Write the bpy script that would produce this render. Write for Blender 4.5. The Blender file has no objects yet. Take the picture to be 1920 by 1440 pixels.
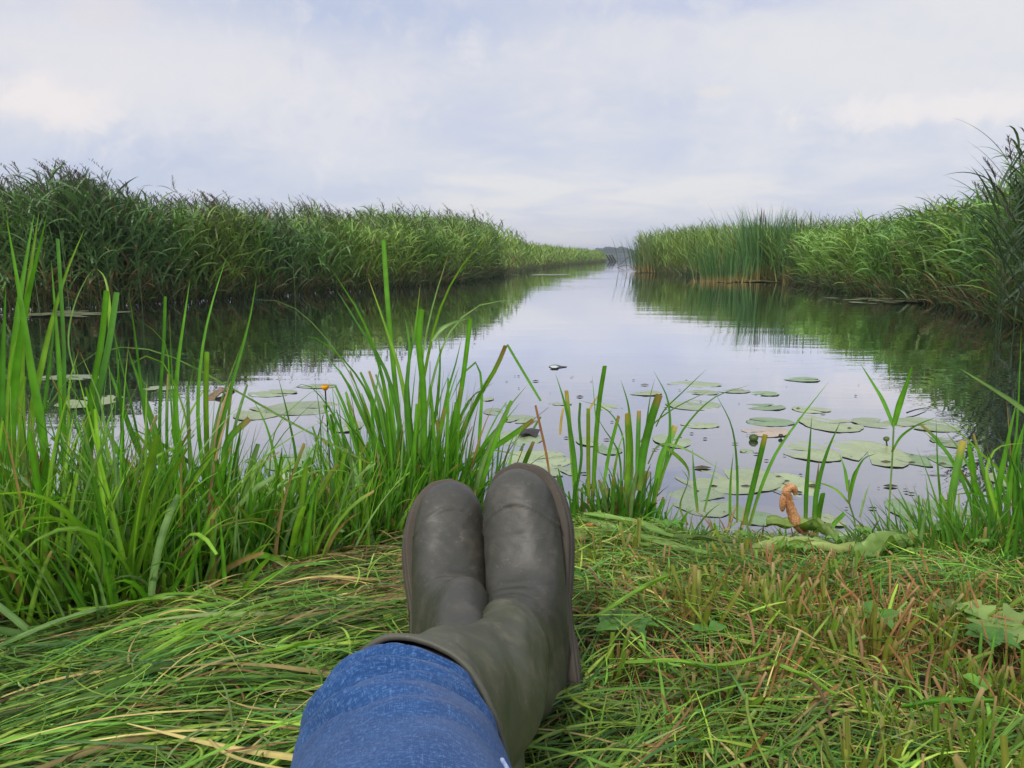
import bpy, math, random
import numpy as np
from mathutils import Vector
R = math.radians
rng = np.random.default_rng(7)
random.seed(7)
S = bpy.context.scene
COL = S.collection

# ------------------------------------------------------------------ camera
CZ = 0.72                       # camera above the water, metres
PITCH = 9.45
F = 1442.0                      # focal length in photo pixels
cam = bpy.data.cameras.new("camera"); co = bpy.data.objects.new("camera", cam); COL.objects.link(co)
co.location = (0, 0, CZ); co.rotation_euler = (R(90 - PITCH), 0, 0)
cam.sensor_width = 36; cam.lens = 36 * F / 1920; cam.clip_start = 0.02; cam.clip_end = 6000
S.camera = co

# ------------------------------------------------------------------ light
SUN_EL, SUN_AZ = 48, 205         # soft light from above and behind the left shoulder
sun = bpy.data.lights.new("sun", 'SUN'); so = bpy.data.objects.new("sun", sun); COL.objects.link(so)
sun.energy = 2.6; sun.angle = R(11); sun.color = (1.0, 0.95, 0.86)
_d = Vector((math.sin(R(SUN_AZ)) * math.cos(R(SUN_EL)), math.cos(R(SUN_AZ)) * math.cos(R(SUN_EL)), math.sin(R(SUN_EL))))
so.rotation_euler = _d.to_track_quat('Z', 'Y').to_euler()

S.view_settings.view_transform = 'Standard'; S.view_settings.look = 'None'
S.view_settings.exposure = 0.0; S.view_settings.gamma = 1
S.cycles.max_bounces = 7; S.cycles.transparent_max_bounces = 8; S.cycles.volume_bounces = 0
S.cycles.diffuse_bounces = 3; S.cycles.glossy_bounces = 3; S.cycles.transmission_bounces = 4
S.cycles.use_denoising = True
S.cycles.sample_clamp_indirect = 4


class NT:
    """tiny node-tree helper"""
    def __init__(s, tree): s.t = tree; s.n = tree.nodes; s.l = tree.links
    def new(s, typ, **kw):
        nd = s.n.new(typ)
        for k, v in kw.items():
            if k == 'ins':
                for a, b in v.items():
                    if hasattr(b, 'links') or isinstance(b, bpy.types.NodeSocket): s.l.new(b, nd.inputs[a])
                    else: nd.inputs[a].default_value = b
            else: setattr(nd, k, v)
        return nd
    def math(s, op, a, b=None, c=None, clamp=False):
        nd = s.n.new('ShaderNodeMath'); nd.operation = op; nd.use_clamp = clamp
        for i, v in enumerate((a, b, c)):
            if v is None: continue
            if isinstance(v, bpy.types.NodeSocket): s.l.new(v, nd.inputs[i])
            else: nd.inputs[i].default_value = v
        return nd.outputs[0]
    def mix(s, f, a, b, blend='MIX'):
        nd = s.n.new('ShaderNodeMix'); nd.data_type = 'RGBA'; nd.blend_type = blend
        for k, v in ((0, f), (6, a), (7, b)):
            if isinstance(v, bpy.types.NodeSocket): s.l.new(v, nd.inputs[k])
            else: nd.inputs[k].default_value = (v if k == 0 else (*v, 1) if len(v) == 3 else v)
        return nd.outputs[2]
    def noise(s, vec, scale, detail=4, rough=0.5, dist=0.0):
        nd = s.n.new('ShaderNodeTexNoise'); nd.inputs['Scale'].default_value = scale
        nd.inputs['Detail'].default_value = detail; nd.inputs['Roughness'].default_value = rough
        nd.inputs['Distortion'].default_value = dist
        if vec is not None: s.l.new(vec, nd.inputs['Vector'])
        return nd.outputs['Fac']
    def ramp(s, fac, stops):
        nd = s.n.new('ShaderNodeValToRGB'); e = nd.color_ramp.elements
        while len(e) < len(stops): e.new(0.5)
        for i, (p, c) in enumerate(stops):
            e[i].position = p; e[i].color = (*c, 1) if not isinstance(c, float) else (c, c, c, 1)
        s.l.new(fac, nd.inputs[0]); return nd.outputs[0]
    def mapr(s, v, a, b, c=0.0, d=1.0, smooth=True):
        nd = s.n.new('ShaderNodeMapRange'); nd.interpolation_type = 'SMOOTHSTEP' if smooth else 'LINEAR'
        s.l.new(v, nd.inputs[0])
        for i, x in enumerate((a, b, c, d)): nd.inputs[i + 1].default_value = x
        return nd.outputs[0]


# world: Nishita sky behind a thin, nearly closed cloud deck
W = bpy.data.worlds.new("World"); S.world = W; W.use_nodes = True
w = NT(W.node_tree); w.n.clear()
out = w.new('ShaderNodeOutputWorld'); bg = w.new('ShaderNodeBackground'); w.l.new(bg.outputs[0], out.inputs[0])
bg.inputs[1].default_value = 0.1
sky = w.new('ShaderNodeTexSky'); sky.sky_type = 'NISHITA'; sky.sun_disc = False
sky.sun_elevation = R(SUN_EL); sky.sun_rotation = R(SUN_AZ)
tc = w.new('ShaderNodeTexCoord')
sep = w.new('ShaderNodeSeparateXYZ'); w.l.new(tc.outputs['Generated'], sep.inputs[0])
zc = w.math('ADD', w.math('MAXIMUM', sep.outputs[2], 0.0), 0.16)
cx = w.math('DIVIDE', sep.outputs[0], zc); cy = w.math('DIVIDE', sep.outputs[1], zc)
cmb = w.new('ShaderNodeCombineXYZ'); w.l.new(cx, cmb.inputs[0]); w.l.new(cy, cmb.inputs[1]); cmb.inputs[2].default_value = 3.3
n1 = w.noise(cmb.outputs[0], 0.55, 6, 0.52, 0.3)
n2 = w.noise(cmb.outputs[0], 2.1, 7, 0.55, 0.5)
n3 = w.noise(tc.outputs['Generated'], 5.0, 6, 0.6, 0.2); n4 = w.noise(tc.outputs['Generated'], 22.0, 6, 0.65, 0.4)
def dirpix(px, py):
    a = (px - 960) / F; b = -(py - 720) / F; c, s_ = math.cos(R(PITCH)), math.sin(R(PITCH))
    v = Vector((a, c + b * s_, -s_ + b * c)); v.normalize(); return v
def blob(px, py, rx, ry, soft=1.0, warp=0.10):
    """cloud or gap in a given compass direction of the sky"""
    d = dirpix(px, py); az0 = math.atan2(d.x, d.y); el0 = math.asin(d.z)
    az = w.math('ARCTAN2', sep.outputs[0], sep.outputs[1]); el = w.math('ARCSINE', sep.outputs[2])
    da = w.math('DIVIDE', w.math('SUBTRACT', az, az0), rx / F)
    de = w.math('DIVIDE', w.math('SUBTRACT', el, el0), ry / F)
    r = w.math('SQRT', w.math('ADD', w.math('MULTIPLY', da, da), w.math('MULTIPLY', de, de)))
    r = w.math('ADD', r, w.math('MULTIPLY', w.math('SUBTRACT', n3, 0.5), 3.2))
    r = w.math('ADD', r, w.math('MULTIPLY', w.math('SUBTRACT', n4, 0.5), 3.0))
    r = w.math('ADD', r, w.math('MULTIPLY', w.math('SUBTRACT', n2, 0.5), 1.2))
    return w.mapr(r, 1.0 + soft * 0.5, 1.0 - soft * 0.8)
cl = w.math('ADD', w.math('MULTIPLY', n1, 0.65), w.math('MULTIPLY', n2, 0.35))
deck = w.ramp(cl, [(0.36, (5.9, 6.4, 8.1)), (0.49, (7.2, 7.4, 8.4)), (0.60, (8.7, 8.5, 8.6))])
deck = w.mix(w.math('MULTIPLY', blob(620, 30, 420, 60, 1.4), 0.85), deck, (5.1, 5.9, 8.0))
deck = w.mix(w.math('MULTIPLY', blob(150, 330, 460, 75, 1.6), 0.75), deck, (5.8, 6.5, 8.3))
deck = w.mix(w.math('MULTIPLY', blob(1150, 200, 300, 60, 1.6), 0.55), deck, (5.7, 6.2, 8.1))
deck = w.mix(w.math('MULTIPLY', blob(1380, 0, 220, 28, .8), 0.8), deck, (5.0, 5.7, 8.3))
deck = w.mix(w.math('MULTIPLY', blob(440, 160, 360, 95, 1.2), 0.85), deck, (8.7, 8.5, 8.8))
deck = w.mix(w.math('MULTIPLY', blob(70, 187, 80, 27, 1.1), 0.85), deck, (10.0, 9.2, 8.9))
deck = w.mix(w.math('MULTIPLY', blob(205, 10, 55, 22, 0.8), 0.7), deck, (8.4, 8.0, 8.3))
deck = w.mix(w.math('MULTIPLY', blob(1600, 110, 440, 120, 1.5), 0.8), deck, (8.7, 8.6, 8.7))
deck = w.mix(w.math('MULTIPLY', blob(1735, 203, 150, 25, 1.1), 0.8), deck, (9.9, 9.2, 8.9))
deck = w.mix(w.math('MULTIPLY', blob(1335, 172, 34, 9, 0.7), 0.8), deck, (8.6, 8.3, 8.2))
# clouds are brighter towards the zenith, as under any thin overcast
up = w.mapr(sep.outputs[2], 0.30, 0.75, 1.0, 1.5)
vm = w.new('ShaderNodeVectorMath', operation='SCALE'); w.l.new(deck, vm.inputs[0]); w.l.new(up, vm.inputs['Scale'])
fin = w.mix(0.88, sky.outputs[0], vm.outputs[0])
w.l.new(fin, bg.inputs[0])


# ------------------------------------------------------------------ pixel helpers (photo pixel -> a place in the scene)
cP, sP = math.cos(R(PITCH)), math.sin(R(PITCH))
def ray(px, py):
    a = (px - 960) / F; b = -(py - 720) / F
    return np.array([a, cP + b * sP, -sP + b * cP])
def atY(px, py, Y):
    r = ray(px, py); return np.array([0, 0, CZ]) + r * (Y / r[1])
def onZ(px, py, z=0.0):
    r = ray(px, py); return np.array([0, 0, CZ]) + r * ((z - CZ) / r[2])


# ------------------------------------------------------------------ mesh helpers
def make_obj(name, V, Fc, mat, parent=None, col=None, smooth=True, loc=None):
    """V (n,3); Fc: int array (m,3|4) or list of arrays"""
    V = np.asarray(V, dtype=np.float32)
    if loc is not None: V = V - np.asarray(loc, dtype=np.float32)
    me = bpy.data.meshes.new(name)
    Fl = Fc if isinstance(Fc, list) else [Fc]
    Fl = [np.asarray(f, dtype=np.int32) for f in Fl if len(f)]
    me.vertices.add(len(V)); me.vertices.foreach_set("co", V.ravel())
    nl = sum(f.size for f in Fl); nf = sum(len(f) for f in Fl)
    me.loops.add(nl); me.polygons.add(nf)
    me.loops.foreach_set("vertex_index", np.concatenate([f.ravel() for f in Fl]))
    tot = np.concatenate([np.full(len(f), f.shape[1], dtype=np.int32) for f in Fl])
    st = np.concatenate([[0], np.cumsum(tot)[:-1]]).astype(np.int32)
    me.polygons.foreach_set("loop_start", st)
    me.polygons.foreach_set("use_smooth", np.full(nf, smooth))
    if col is not None:
        a = me.color_attributes.new("Col", 'FLOAT_COLOR', 'POINT')
        c = np.ones((len(V), 4), dtype=np.float32); c[:, :3] = col
        a.data.foreach_set("color", c.ravel())
    me.update(calc_edges=True); me.validate()
    if mat: me.materials.append(mat)
    o = bpy.data.objects.new(name, me); COL.objects.link(o)
    if loc is not None: o.location = tuple(float(q) for q in loc)
    if parent: o.parent = parent
    return o

def tag(o, label=None, cat=None, group=None, kind=None):
    if label: o['label'] = label
    if cat: o['category'] = cat
    if group: o['group'] = group
    if kind: o['kind'] = kind
    return o
def empty(name, loc, rz=0.0):
    o = bpy.data.objects.new(name, None); COL.objects.link(o); o.location = tuple(float(v) for v in loc)
    o.rotation_euler.z = rz; o.empty_display_size = .05; return o

class MB:
    """collects ribbons, tubes and grids into one mesh"""
    def __init__(s): s.V = []; s.Q = []; s.T = []; s.C = []; s.n = 0
    def _add(s, V, C):
        s.V.append(V.reshape(-1, 3)); s.C.append(np.broadcast_to(C, V.shape).reshape(-1, 3)); k = s.n; s.n += V.size // 3; return k
    def ribbons(s, P, Wd, side, C, fold=None):
        """P (N,k,3) Wd (N,k) half widths, side (N,k,3) unit, C (N,k,3)"""
        N, k, _ = P.shape
        if fold is None:
            V = np.stack([P - side * Wd[..., None], P + side * Wd[..., None]], 2); m = 2
        else:
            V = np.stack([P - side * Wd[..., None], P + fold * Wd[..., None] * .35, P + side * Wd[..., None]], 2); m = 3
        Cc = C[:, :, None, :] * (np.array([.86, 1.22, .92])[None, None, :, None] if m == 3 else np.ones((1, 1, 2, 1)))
        b = s._add(V, Cc)
        idx = (np.arange(N * k * m).reshape(N, k, m) + b)
        q = np.stack([idx[:, :-1, :-1], idx[:, :-1, 1:], idx[:, 1:, 1:], idx[:, 1:, :-1]], -1)
        s.Q.append(q.reshape(-1, 4))
    def tubes(s, P, rad, C, m=4):
        N, k, _ = P.shape
        T = np.gradient(P, axis=1); T /= np.linalg.norm(T, axis=2, keepdims=True) + 1e-9
        ref = np.array([0.31, 0.95, 0.05]); ref = np.broadcast_to(ref, T.shape)
        A = np.cross(T, ref); A /= np.linalg.norm(A, axis=2, keepdims=True) + 1e-9
        B = np.cross(T, A)
        th = np.arange(m) * 2 * np.pi / m
        V = P[:, :, None] + rad[..., None, None] * (A[:, :, None] * np.cos(th)[:, None] + B[:, :, None] * np.sin(th)[:, None])
        b = s._add(V, np.broadcast_to(C[:, :, None, :], V.shape))
        idx = np.arange(N * k * m).reshape(N, k, m) + b; nx = np.roll(idx, -1, 2)
        q = np.stack([idx[:, :-1], nx[:, :-1], nx[:, 1:], idx[:, 1:]], -1)
        s.Q.append(q.reshape(-1, 4))
    def grid(s, V, C, closed=False):
        """V (a,b,3); closed wraps b"""
        a, b_, _ = V.shape; k = s._add(V, C); idx = np.arange(a * b_).reshape(a, b_) + k
        if closed:
            nx = np.roll(idx, -1, 1); q = np.stack([idx[:-1], nx[:-1], nx[1:], idx[1:]], -1)
        else: q = np.stack([idx[:-1, :-1], idx[:-1, 1:], idx[1:, 1:], idx[1:, :-1]], -1)
        s.Q.append(q.reshape(-1, 4)); return idx
    def fan(s, ring, ctr, C):
        k = s._add(np.vstack([ring, [ctr]]), C); n = len(ring); i = np.arange(n)
        s.T.append(np.stack([k + i, k + (i + 1) % n, np.full(n, k + n)], 1))
    def build(s, name, mat, parent=None, loc=None, smooth=True):
        V = np.concatenate(s.V); C = np.concatenate(s.C)
        fl = []
        if s.Q: fl.append(np.concatenate(s.Q))
        if s.T: fl.append(np.concatenate(s.T))
        return make_obj(name, V, fl, mat, parent, C, smooth, loc)

def unit(v): return v / (np.linalg.norm(v, axis=-1, keepdims=True) + 1e-9)
def U(a, b, *sh): return rng.uniform(a, b, sh if sh else None)

def arcs(base, az, lean, bend, L, k=8, p=1.6):
    """curved paths: angle from vertical goes lean -> lean+bend; returns P (N,k,3), side (N,k,3), normal"""
    t = np.linspace(0, 1, k)[None]
    phi = lean[:, None] + bend[:, None] * t ** p
    ds = (L / (k - 1))[:, None]
    h = np.concatenate([np.zeros((len(L), 1)), np.cumsum(np.sin((phi[:, 1:] + phi[:, :-1]) / 2) * ds, 1)], 1)
    v = np.concatenate([np.zeros((len(L), 1)), np.cumsum(np.cos((phi[:, 1:] + phi[:, :-1]) / 2) * ds, 1)], 1)
    ca, sa = np.cos(az)[:, None], np.sin(az)[:, None]
    P = np.stack([base[:, None, 0] + h * ca, base[:, None, 1] + h * sa, base[:, None, 2] + v], -1)
    side = np.stack([-sa + 0 * h, ca + 0 * h, 0 * h], -1)
    nrm = np.stack([-np.cos(phi) * ca, -np.cos(phi) * sa, np.sin(phi)], -1)
    return P, side, nrm
def twist(side, nrm, ang):
    a = ang[..., None]; return side * np.cos(a) + nrm * np.sin(a), nrm * np.cos(a) - side * np.sin(a)
def leafw(k, base=0.45, peak=0.35, tip=0.03):
    t = np.linspace(0, 1, k)
    up = base + (1 - base) * np.clip(t / peak, 0, 1) ** .8
    dn = np.clip((1 - t) / (1 - peak), 0, 1) ** .75
    return np.maximum(np.minimum(up, dn), tip)


# ------------------------------------------------------------------ materials
def mat_new(name):
    m = bpy.data.materials.new(name); m.use_nodes = True; t = NT(m.node_tree); t.n.clear()
    o = t.new('ShaderNodeOutputMaterial'); return m, t, o
def leaf_mat(name, rough=0.42, trans=0.32, var=0.25, nscale=14, spec=0.4, streak=False):
    m, t, o = mat_new(name)
    a = t.new('ShaderNodeAttribute', attribute_name='Col'); tc_ = t.new('ShaderNodeTexCoord')
    n = t.noise(tc_.outputs['Object'], nscale, 3)
    c = t.mix(1.0, a.outputs[0], t.ramp(n, [(0.3, 1 - var), (0.7, 1 + var)]), 'MULTIPLY')
    p = t.new('ShaderNodeBsdfPrincipled', ins={'Base Color': c, 'Roughness': rough, 'Specular IOR Level': spec})
    tr = t.new('ShaderNodeBsdfTranslucent', ins={'Color': t.mix(1.0, c, (1.35, 1.5, 0.7), 'MULTIPLY')})
    mx = t.new('ShaderNodeMixShader', ins={0: trans, 1: p.outputs[0], 2: tr.outputs[0]})
    t.l.new(mx.outputs[0], o.inputs[0]); return m
M_leaf = leaf_mat('green_leaf', .4, .34, .18, 30)
M_reed = leaf_mat('reed_leaf', .45, .16, .25, 3)
M_litter = leaf_mat('mown_grass', .55, .22, .22, 40, .3)
M_dry = leaf_mat('dry_straw', .7, .1, .3, 40, .2)

def pad_mat():
    m, t, o = mat_new('lily_pad')
    a = t.new('ShaderNodeAttribute', attribute_name='Col'); tc_ = t.new('ShaderNodeTexCoord')
    ob = tc_.outputs['Object']
    n = t.noise(ob, 9, 5, .6); n2_ = t.noise(ob, 60, 3); n3_ = t.noise(ob, 16, 4, .6)
    c = t.mix(1.0, a.outputs[0], t.ramp(n, [(0.3, .78), (0.7, 1.15)]), 'MULTIPLY')
    c = t.mix(t.mapr(n2_, .62, .72, 0, .75), c, (.05, .045, .025))
    c = t.mix(t.mapr(n3_, .66, .74, 0, .6), c, (.38, .27, .12))
    # radial veins
    sp = t.new('ShaderNodeSeparateXYZ'); t.l.new(ob, sp.inputs[0])
    an = t.math('ARCTAN2', sp.outputs[1], sp.outputs[0])
    v = t.math('POWER', t.math('ABSOLUTE', t.math('SINE', t.math('MULTIPLY', an, 9.0))), 14.0)
    c = t.mix(t.math('MULTIPLY', v, .0), c, (.5, .55, .3))
    b = t.new('ShaderNodeBump', ins={'Strength': .35, 'Distance': .004, 'Height': t.math('ADD', n, t.math('MULTIPLY', v, -.5))})
    p = t.new('ShaderNodeBsdfPrincipled', ins={'Base Color': c, 'Roughness': .30, 'Specular IOR Level': .7, 'Normal': b.outputs[0]})
    t.l.new(p.outputs[0], o.inputs[0]); return m
M_pad = pad_mat()

def rubber(name, c1, c2, rough=.48):
    m, t, o = mat_new(name); tc_ = t.new('ShaderNodeTexCoord'); ob = tc_.outputs['Object']
    n = t.noise(ob, 11, 6, .6); nf = t.noise(ob, 420, 2); nm = t.noise(ob, 36, 5, .65); nb = t.noise(ob, 150, 3)
    mp = t.new('ShaderNodeMapping'); t.l.new(ob, mp.inputs[0]); mp.inputs['Scale'].default_value = (18, 18, 60); mp.inputs['Rotation'].default_value = (.3, .5, .8)
    ns = t.noise(mp.outputs[0], 3.0, 5, .7, 1.5)
    c = t.mix(t.mapr(n, .3, .7), c1, c2)
    c = t.mix(t.mapr(nm, .46, .74, 0, .6), c, (.088, .076, .058))            # dried dust film
    c = t.mix(t.math('MULTIPLY', t.mapr(nf, .67, .75, 0, .8), t.mapr(n, .42, .6)), c, (.15, .13, .10))              # dust specks
    c = t.mix(t.mapr(ns, .59, .68, 0, .38), c, (.15, .13, .10))            # scuffs
    c = t.mix(t.mapr(nb, .72, .78, 0, .7), c, (.02, .018, .015))
    at_ = t.new('ShaderNodeAttribute', attribute_name='Col'); c = t.mix(1.0, c, at_.outputs[0], 'MULTIPLY')
    r = t.math('ADD', rough, t.math('MULTIPLY', nm, .22))
    hs = t.math('ADD', t.math('MULTIPLY', nm, .7), t.math('MULTIPLY', nb, .25))
    b = t.new('ShaderNodeBump', ins={'Strength': .4, 'Distance': .0022, 'Height': hs})
    p = t.new('ShaderNodeBsdfPrincipled', ins={'Base Color': c, 'Roughness': r, 'Specular IOR Level': .5, 'Normal': b.outputs[0]})
    t.l.new(p.outputs[0], o.inputs[0]); return m
M_rub = rubber('boot_rubber', (.033, .033, .026), (.046, .045, .034), .40)
M_rub2 = rubber('boot_shaft_rubber', (.055, .057, .038), (.070, .070, .047), .46)
M_sole = rubber('boot_sole_rubber', (.085, .070, .052), (.060, .050, .038), .7)
M_dark = rubber('boot_lining', (.02, .018, .015), (.012, .012, .012), .9)

def denim():
    m, t, o = mat_new('blue_denim'); tc_ = t.new('ShaderNodeTexCoord'); uv = tc_.outputs['UV']; ob = tc_.outputs['Object']
    def wave(ax, sc, rot):
        mp = t.new('ShaderNodeMapping'); t.l.new(uv, mp.inputs[0]); mp.inputs['Rotation'].default_value = (0, 0, rot); mp.inputs['Scale'].default_value = ax
        return t.noise(mp.outputs[0], sc * 1.7, 3, .65, .8)
    wv = wave((1, 12, 1), 90, 0); wu = wave((12, 1, 1), 90, 0)
    tw = t.new('ShaderNodeTexWave', ins={'Scale': 230.0, 'Distortion': 1.2, 'Detail': 1.0, 'Detail Scale': 3.0}); tw.bands_direction = 'DIAGONAL'; t.l.new(uv, tw.inputs['Vector'])
    n = t.noise(ob, 14, 6, .65); nz = t.noise(ob, 420, 3, .7)
    c = t.mix(t.mapr(n, .3, .7), (.012, .048, .150), (.022, .074, .210))
    f = t.math('ADD', t.math('MULTIPLY', nz, .34), t.math('ADD', t.math('MULTIPLY', wv, .38), t.math('MULTIPLY', wu, .28)))
    c = t.mix(t.mapr(f, .48, .64, 0, .85), c, (.10,.20,.39))
    c = t.mix(t.mapr(f, .48, .36, 0, .7), c, (.010, .036, .13))
    b = t.new('ShaderNodeBump', ins={'Strength': .5, 'Distance': .0012, 'Height': t.math('ADD', f, t.math('MULTIPLY', tw.outputs[1], .10))})
    p = t.new('ShaderNodeBsdfPrincipled', ins={'Base Color': c, 'Roughness': .85, 'Specular IOR Level': .15, 'Normal': b.outputs[0], 'Sheen Weight': .08, 'Sheen Roughness': .5})
    t.l.new(p.outputs[0], o.inputs[0]); return m
M_denim = denim()

def simple(name, c1, c2, scale=20, rough=.8, bump=.3, dist=.01, spec=.2):
    m, t, o = mat_new(name); tc_ = t.new('ShaderNodeTexCoord')
    n = t.noise(tc_.outputs['Object'], scale, 6, .6)
    c = t.mix(t.mapr(n, .3, .7), c1, c2)
    b = t.new('ShaderNodeBump', ins={'Strength': bump, 'Distance': dist, 'Height': n})
    p = t.new('ShaderNodeBsdfPrincipled', ins={'Base Color': c, 'Roughness': rough, 'Specular IOR Level': spec, 'Normal': b.outputs[0]})
    t.l.new(p.outputs[0], o.inputs[0]); return m
M_soil = simple('soil', (.022, .016, .010), (.06, .045, .026), 22, .95, .8, .02)
M_black = simple('dark_rotten_leaf', (.012, .011, .010), (.03, .025, .02), 40, .5, .5, .004, .4)
M_wood = simple('driftwood', (.05, .04, .03), (.10, .08, .06), 40, .8, .5, .004)
M_far = simple('far_tree_crown', (.025, .045, .022), (.045, .07, .03), 0.4, .9, .3, .1)

def root_mat():
    m, t, o = mat_new('orange_root'); tc_ = t.new('ShaderNodeTexCoord'); ob = tc_.outputs['Object']
    v = t.new('ShaderNodeTexVoronoi', ins={'Scale': 170.0}); v.feature = 'DISTANCE_TO_EDGE'; t.l.new(ob, v.inputs['Vector'])
    n = t.noise(ob, 60, 4)
    c = t.mix(t.mapr(n, .3, .7), (.40, .17, .065), (.62, .32, .14))
    c = t.mix(t.mapr(v.outputs[0], .12, .0, 0, .75), c, (.16, .055, .02))
    b = t.new('ShaderNodeBump', ins={'Strength': .8, 'Distance': .002, 'Height': t.math('MINIMUM', v.outputs[0], .25)})
    p = t.new('ShaderNodeBsdfPrincipled', ins={'Base Color': c, 'Roughness': .6, 'Normal': b.outputs[0]})
    t.l.new(p.outputs[0], o.inputs[0]); return m
M_root = root_mat()

def water_mat():
    m, t, o = mat_new('calm_dark_water'); g = t.new('ShaderNodeNewGeometry'); pos = g.outputs['Position']
    def mp(sx, sy, rot=0.0):
        k = t.new('ShaderNodeMapping'); t.l.new(pos, k.inputs[0]); k.inputs['Scale'].default_value = (sx, sy, 1); k.inputs['Rotation'].default_value = (0, 0, rot); return k.outputs[0]
    a = t.noise(mp(.55, 2.6, .12), 1.0, 3, .5)            # long low swell across the channel
    b_ = t.noise(mp(2.2, 9.0, -.1), 1.0, 2, .5)
    c_ = t.noise(mp(5, 11, .3), 1.0, 2, .5)
    patch = t.mapr(t.noise(mp(.10, .16, .3), 1.0, 2), .42, .62, .25, 1.0)   # calm and breezy areas
    h = t.math('ADD', t.math('MULTIPLY', a, .55), t.math('ADD', t.math('MULTIPLY', b_, .12), t.math('MULTIPLY', c_, .035)))
    h = t.math('MULTIPLY', h, patch)
    bp = t.new('ShaderNodeBump', ins={'Strength': 1.0, 'Distance': .009, 'Height': h})
    fr = t.new('ShaderNodeFresnel', ins={'IOR': 1.6, 'Normal': bp.outputs[0]})
    body = t.new('ShaderNodeBsdfDiffuse', ins={'Color': (.030, .030, .030, 1)})
    gl = t.new('ShaderNodeBsdfGlossy', ins={'Color': (.93, .94, 1.0, 1), 'Roughness': .015, 'Normal': bp.outputs[0]})
    mx = t.new('ShaderNodeMixShader', ins={0: t.math('MINIMUM', t.math('ADD', t.math('MULTIPLY', fr.outputs[0], 1.55), .14), .95), 1: body.outputs[0], 2: gl.outputs[0]})
    t.l.new(mx.outputs[0], o.inputs[0]); return m
M_water = water_mat()

# ------------------------------------------------------------------ plan of the water
LEFT = np.array([onZ(*q)[:2] for q in [(-1700, 600), (-260, 580), (0, 576), (200, 573), (350, 563), (560, 549), (700, 541), (850, 530), (935, 516), (1000, 504.5), (1060, 497), (1136, 490.5)]])
RIGHT = np.array([onZ(*q)[:2] for q in [(1197, 508.5), (1300, 517), (1400, 524), (1500, 531), (1600, 548), (1700, 561), (1800, 575), (1920, 607)]] + [[5.6, 6.2], [5.0, 4.2]])
LEFTP = np.vstack([LEFT, [[LEFT[-1][0] - 6, LEFT[-1][1] + 6], [-160, LEFT[-1][1] + 25], [-160, LEFT[0][1]]]])
RIGHTP = np.vstack([RIGHT, [[5.6, 2.2], [9, 0.5], [130, -2], [130, 60], [12, RIGHT[0][1] + 7]]])
# near bank: water's edge as Y of x
EX = np.array([-9, -3, -1.4, -1.0, -.62, -.35, -.1, .10, .28, .5, .75, 1.0, 1.3, 2.2, 4.6, 9])
EY = np.array([1.0, 1.0, 1.12, 1.24, 1.44, 1.68, 1.80, 1.86, 1.84, 1.74, 1.68, 1.66, 1.62, 1.5, 2.1, 1.0])
def nearedge(x): return np.interp(x, EX, EY)
def sdf_poly(P, poly):
    d = np.full(len(P), 1e9); ins = np.zeros(len(P), bool); n = len(poly)
    for i in range(n):
        a, b = poly[i], poly[(i + 1) % n]; e = b - a; wv = P - a
        t = np.clip((wv @ e) / (e @ e), 0, 1); d = np.minimum(d, np.linalg.norm(wv - t[:, None] * e, axis=1))
        c1 = (P[:, 1] >= a[1]) & (P[:, 1] < b[1]); c2 = (P[:, 1] < a[1]) & (P[:, 1] >= b[1])
        cr = e[0] * wv[:, 1] - e[1] * wv[:, 0]
        ins ^= (c1 & (cr > 0)) | (c2 & (cr < 0))
    return np.where(ins, -d, d)
def height(P):
    x, y = P[:, 0], P[:, 1]
    e = nearedge(x) - y                                            # >0 on the near bank
    zn = np.interp(e, [-1.5, -.3, -.03, .05, .3, .75, 1.4], [-.5, -.22, -.03, .035, .085, .15, .165])
    zn = zn + (.008 * np.sin(x * 7 + y * 5) + .004 * np.sin(x * 17 - y * 13)) * (e > 0)
    dd = np.minimum(sdf_poly(P, LEFTP), sdf_poly(P, RIGHTP))
    zf = np.interp(-dd, [-4, -.6, 0, .5, 3], [-.6, -.25, -.01, .05, .12])
    z = np.maximum(zn, zf)
    far = np.interp(y, [560, 600, 640, 900], [-.6, .3, 1.0, 2.5]); return np.maximum(z, far)
def gz(x, y): return float(height(np.array([[x, y]]))[0])

def axis_(fine, step, lim, growth=1.12):
    a = list(np.arange(0, fine, step)); s_ = step
    while a[-1] < lim: s_ *= growth; a.append(a[-1] + s_)
    return np.array(a)
ax = axis_(2.2, .035, 1800); ax = np.concatenate([-ax[:0:-1], ax])
ayp = axis_(2.3, .03, 2600, 1.06); ayn = axis_(.3, .05, 400, 1.3); ay = np.concatenate([-ayn[:0:-1], ayp])
gx, gy = np.meshgrid(ax, ay); PP = np.stack([gx.ravel(), gy.ravel()], 1)
mb = MB(); mb.grid(np.concatenate([PP, height(PP)[:, None]], 1).reshape(*gx.shape, 3), np.array([1, 1, 1.]))
ground = tag(mb.build('ground', M_soil), 'dark damp soil of the banks under grass and reeds', None, None, 'structure')
wv_ = np.array([[-1700, -60, 0], [1700, -60, 0], [1700, 2500, 0], [-1700, 2500, 0]], float)
water = tag(make_obj('water', wv_, np.array([[0, 1, 2, 3]]), M_water, smooth=False), 'still channel water mirroring the sky and reed banks', None, None, 'structure')

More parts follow.
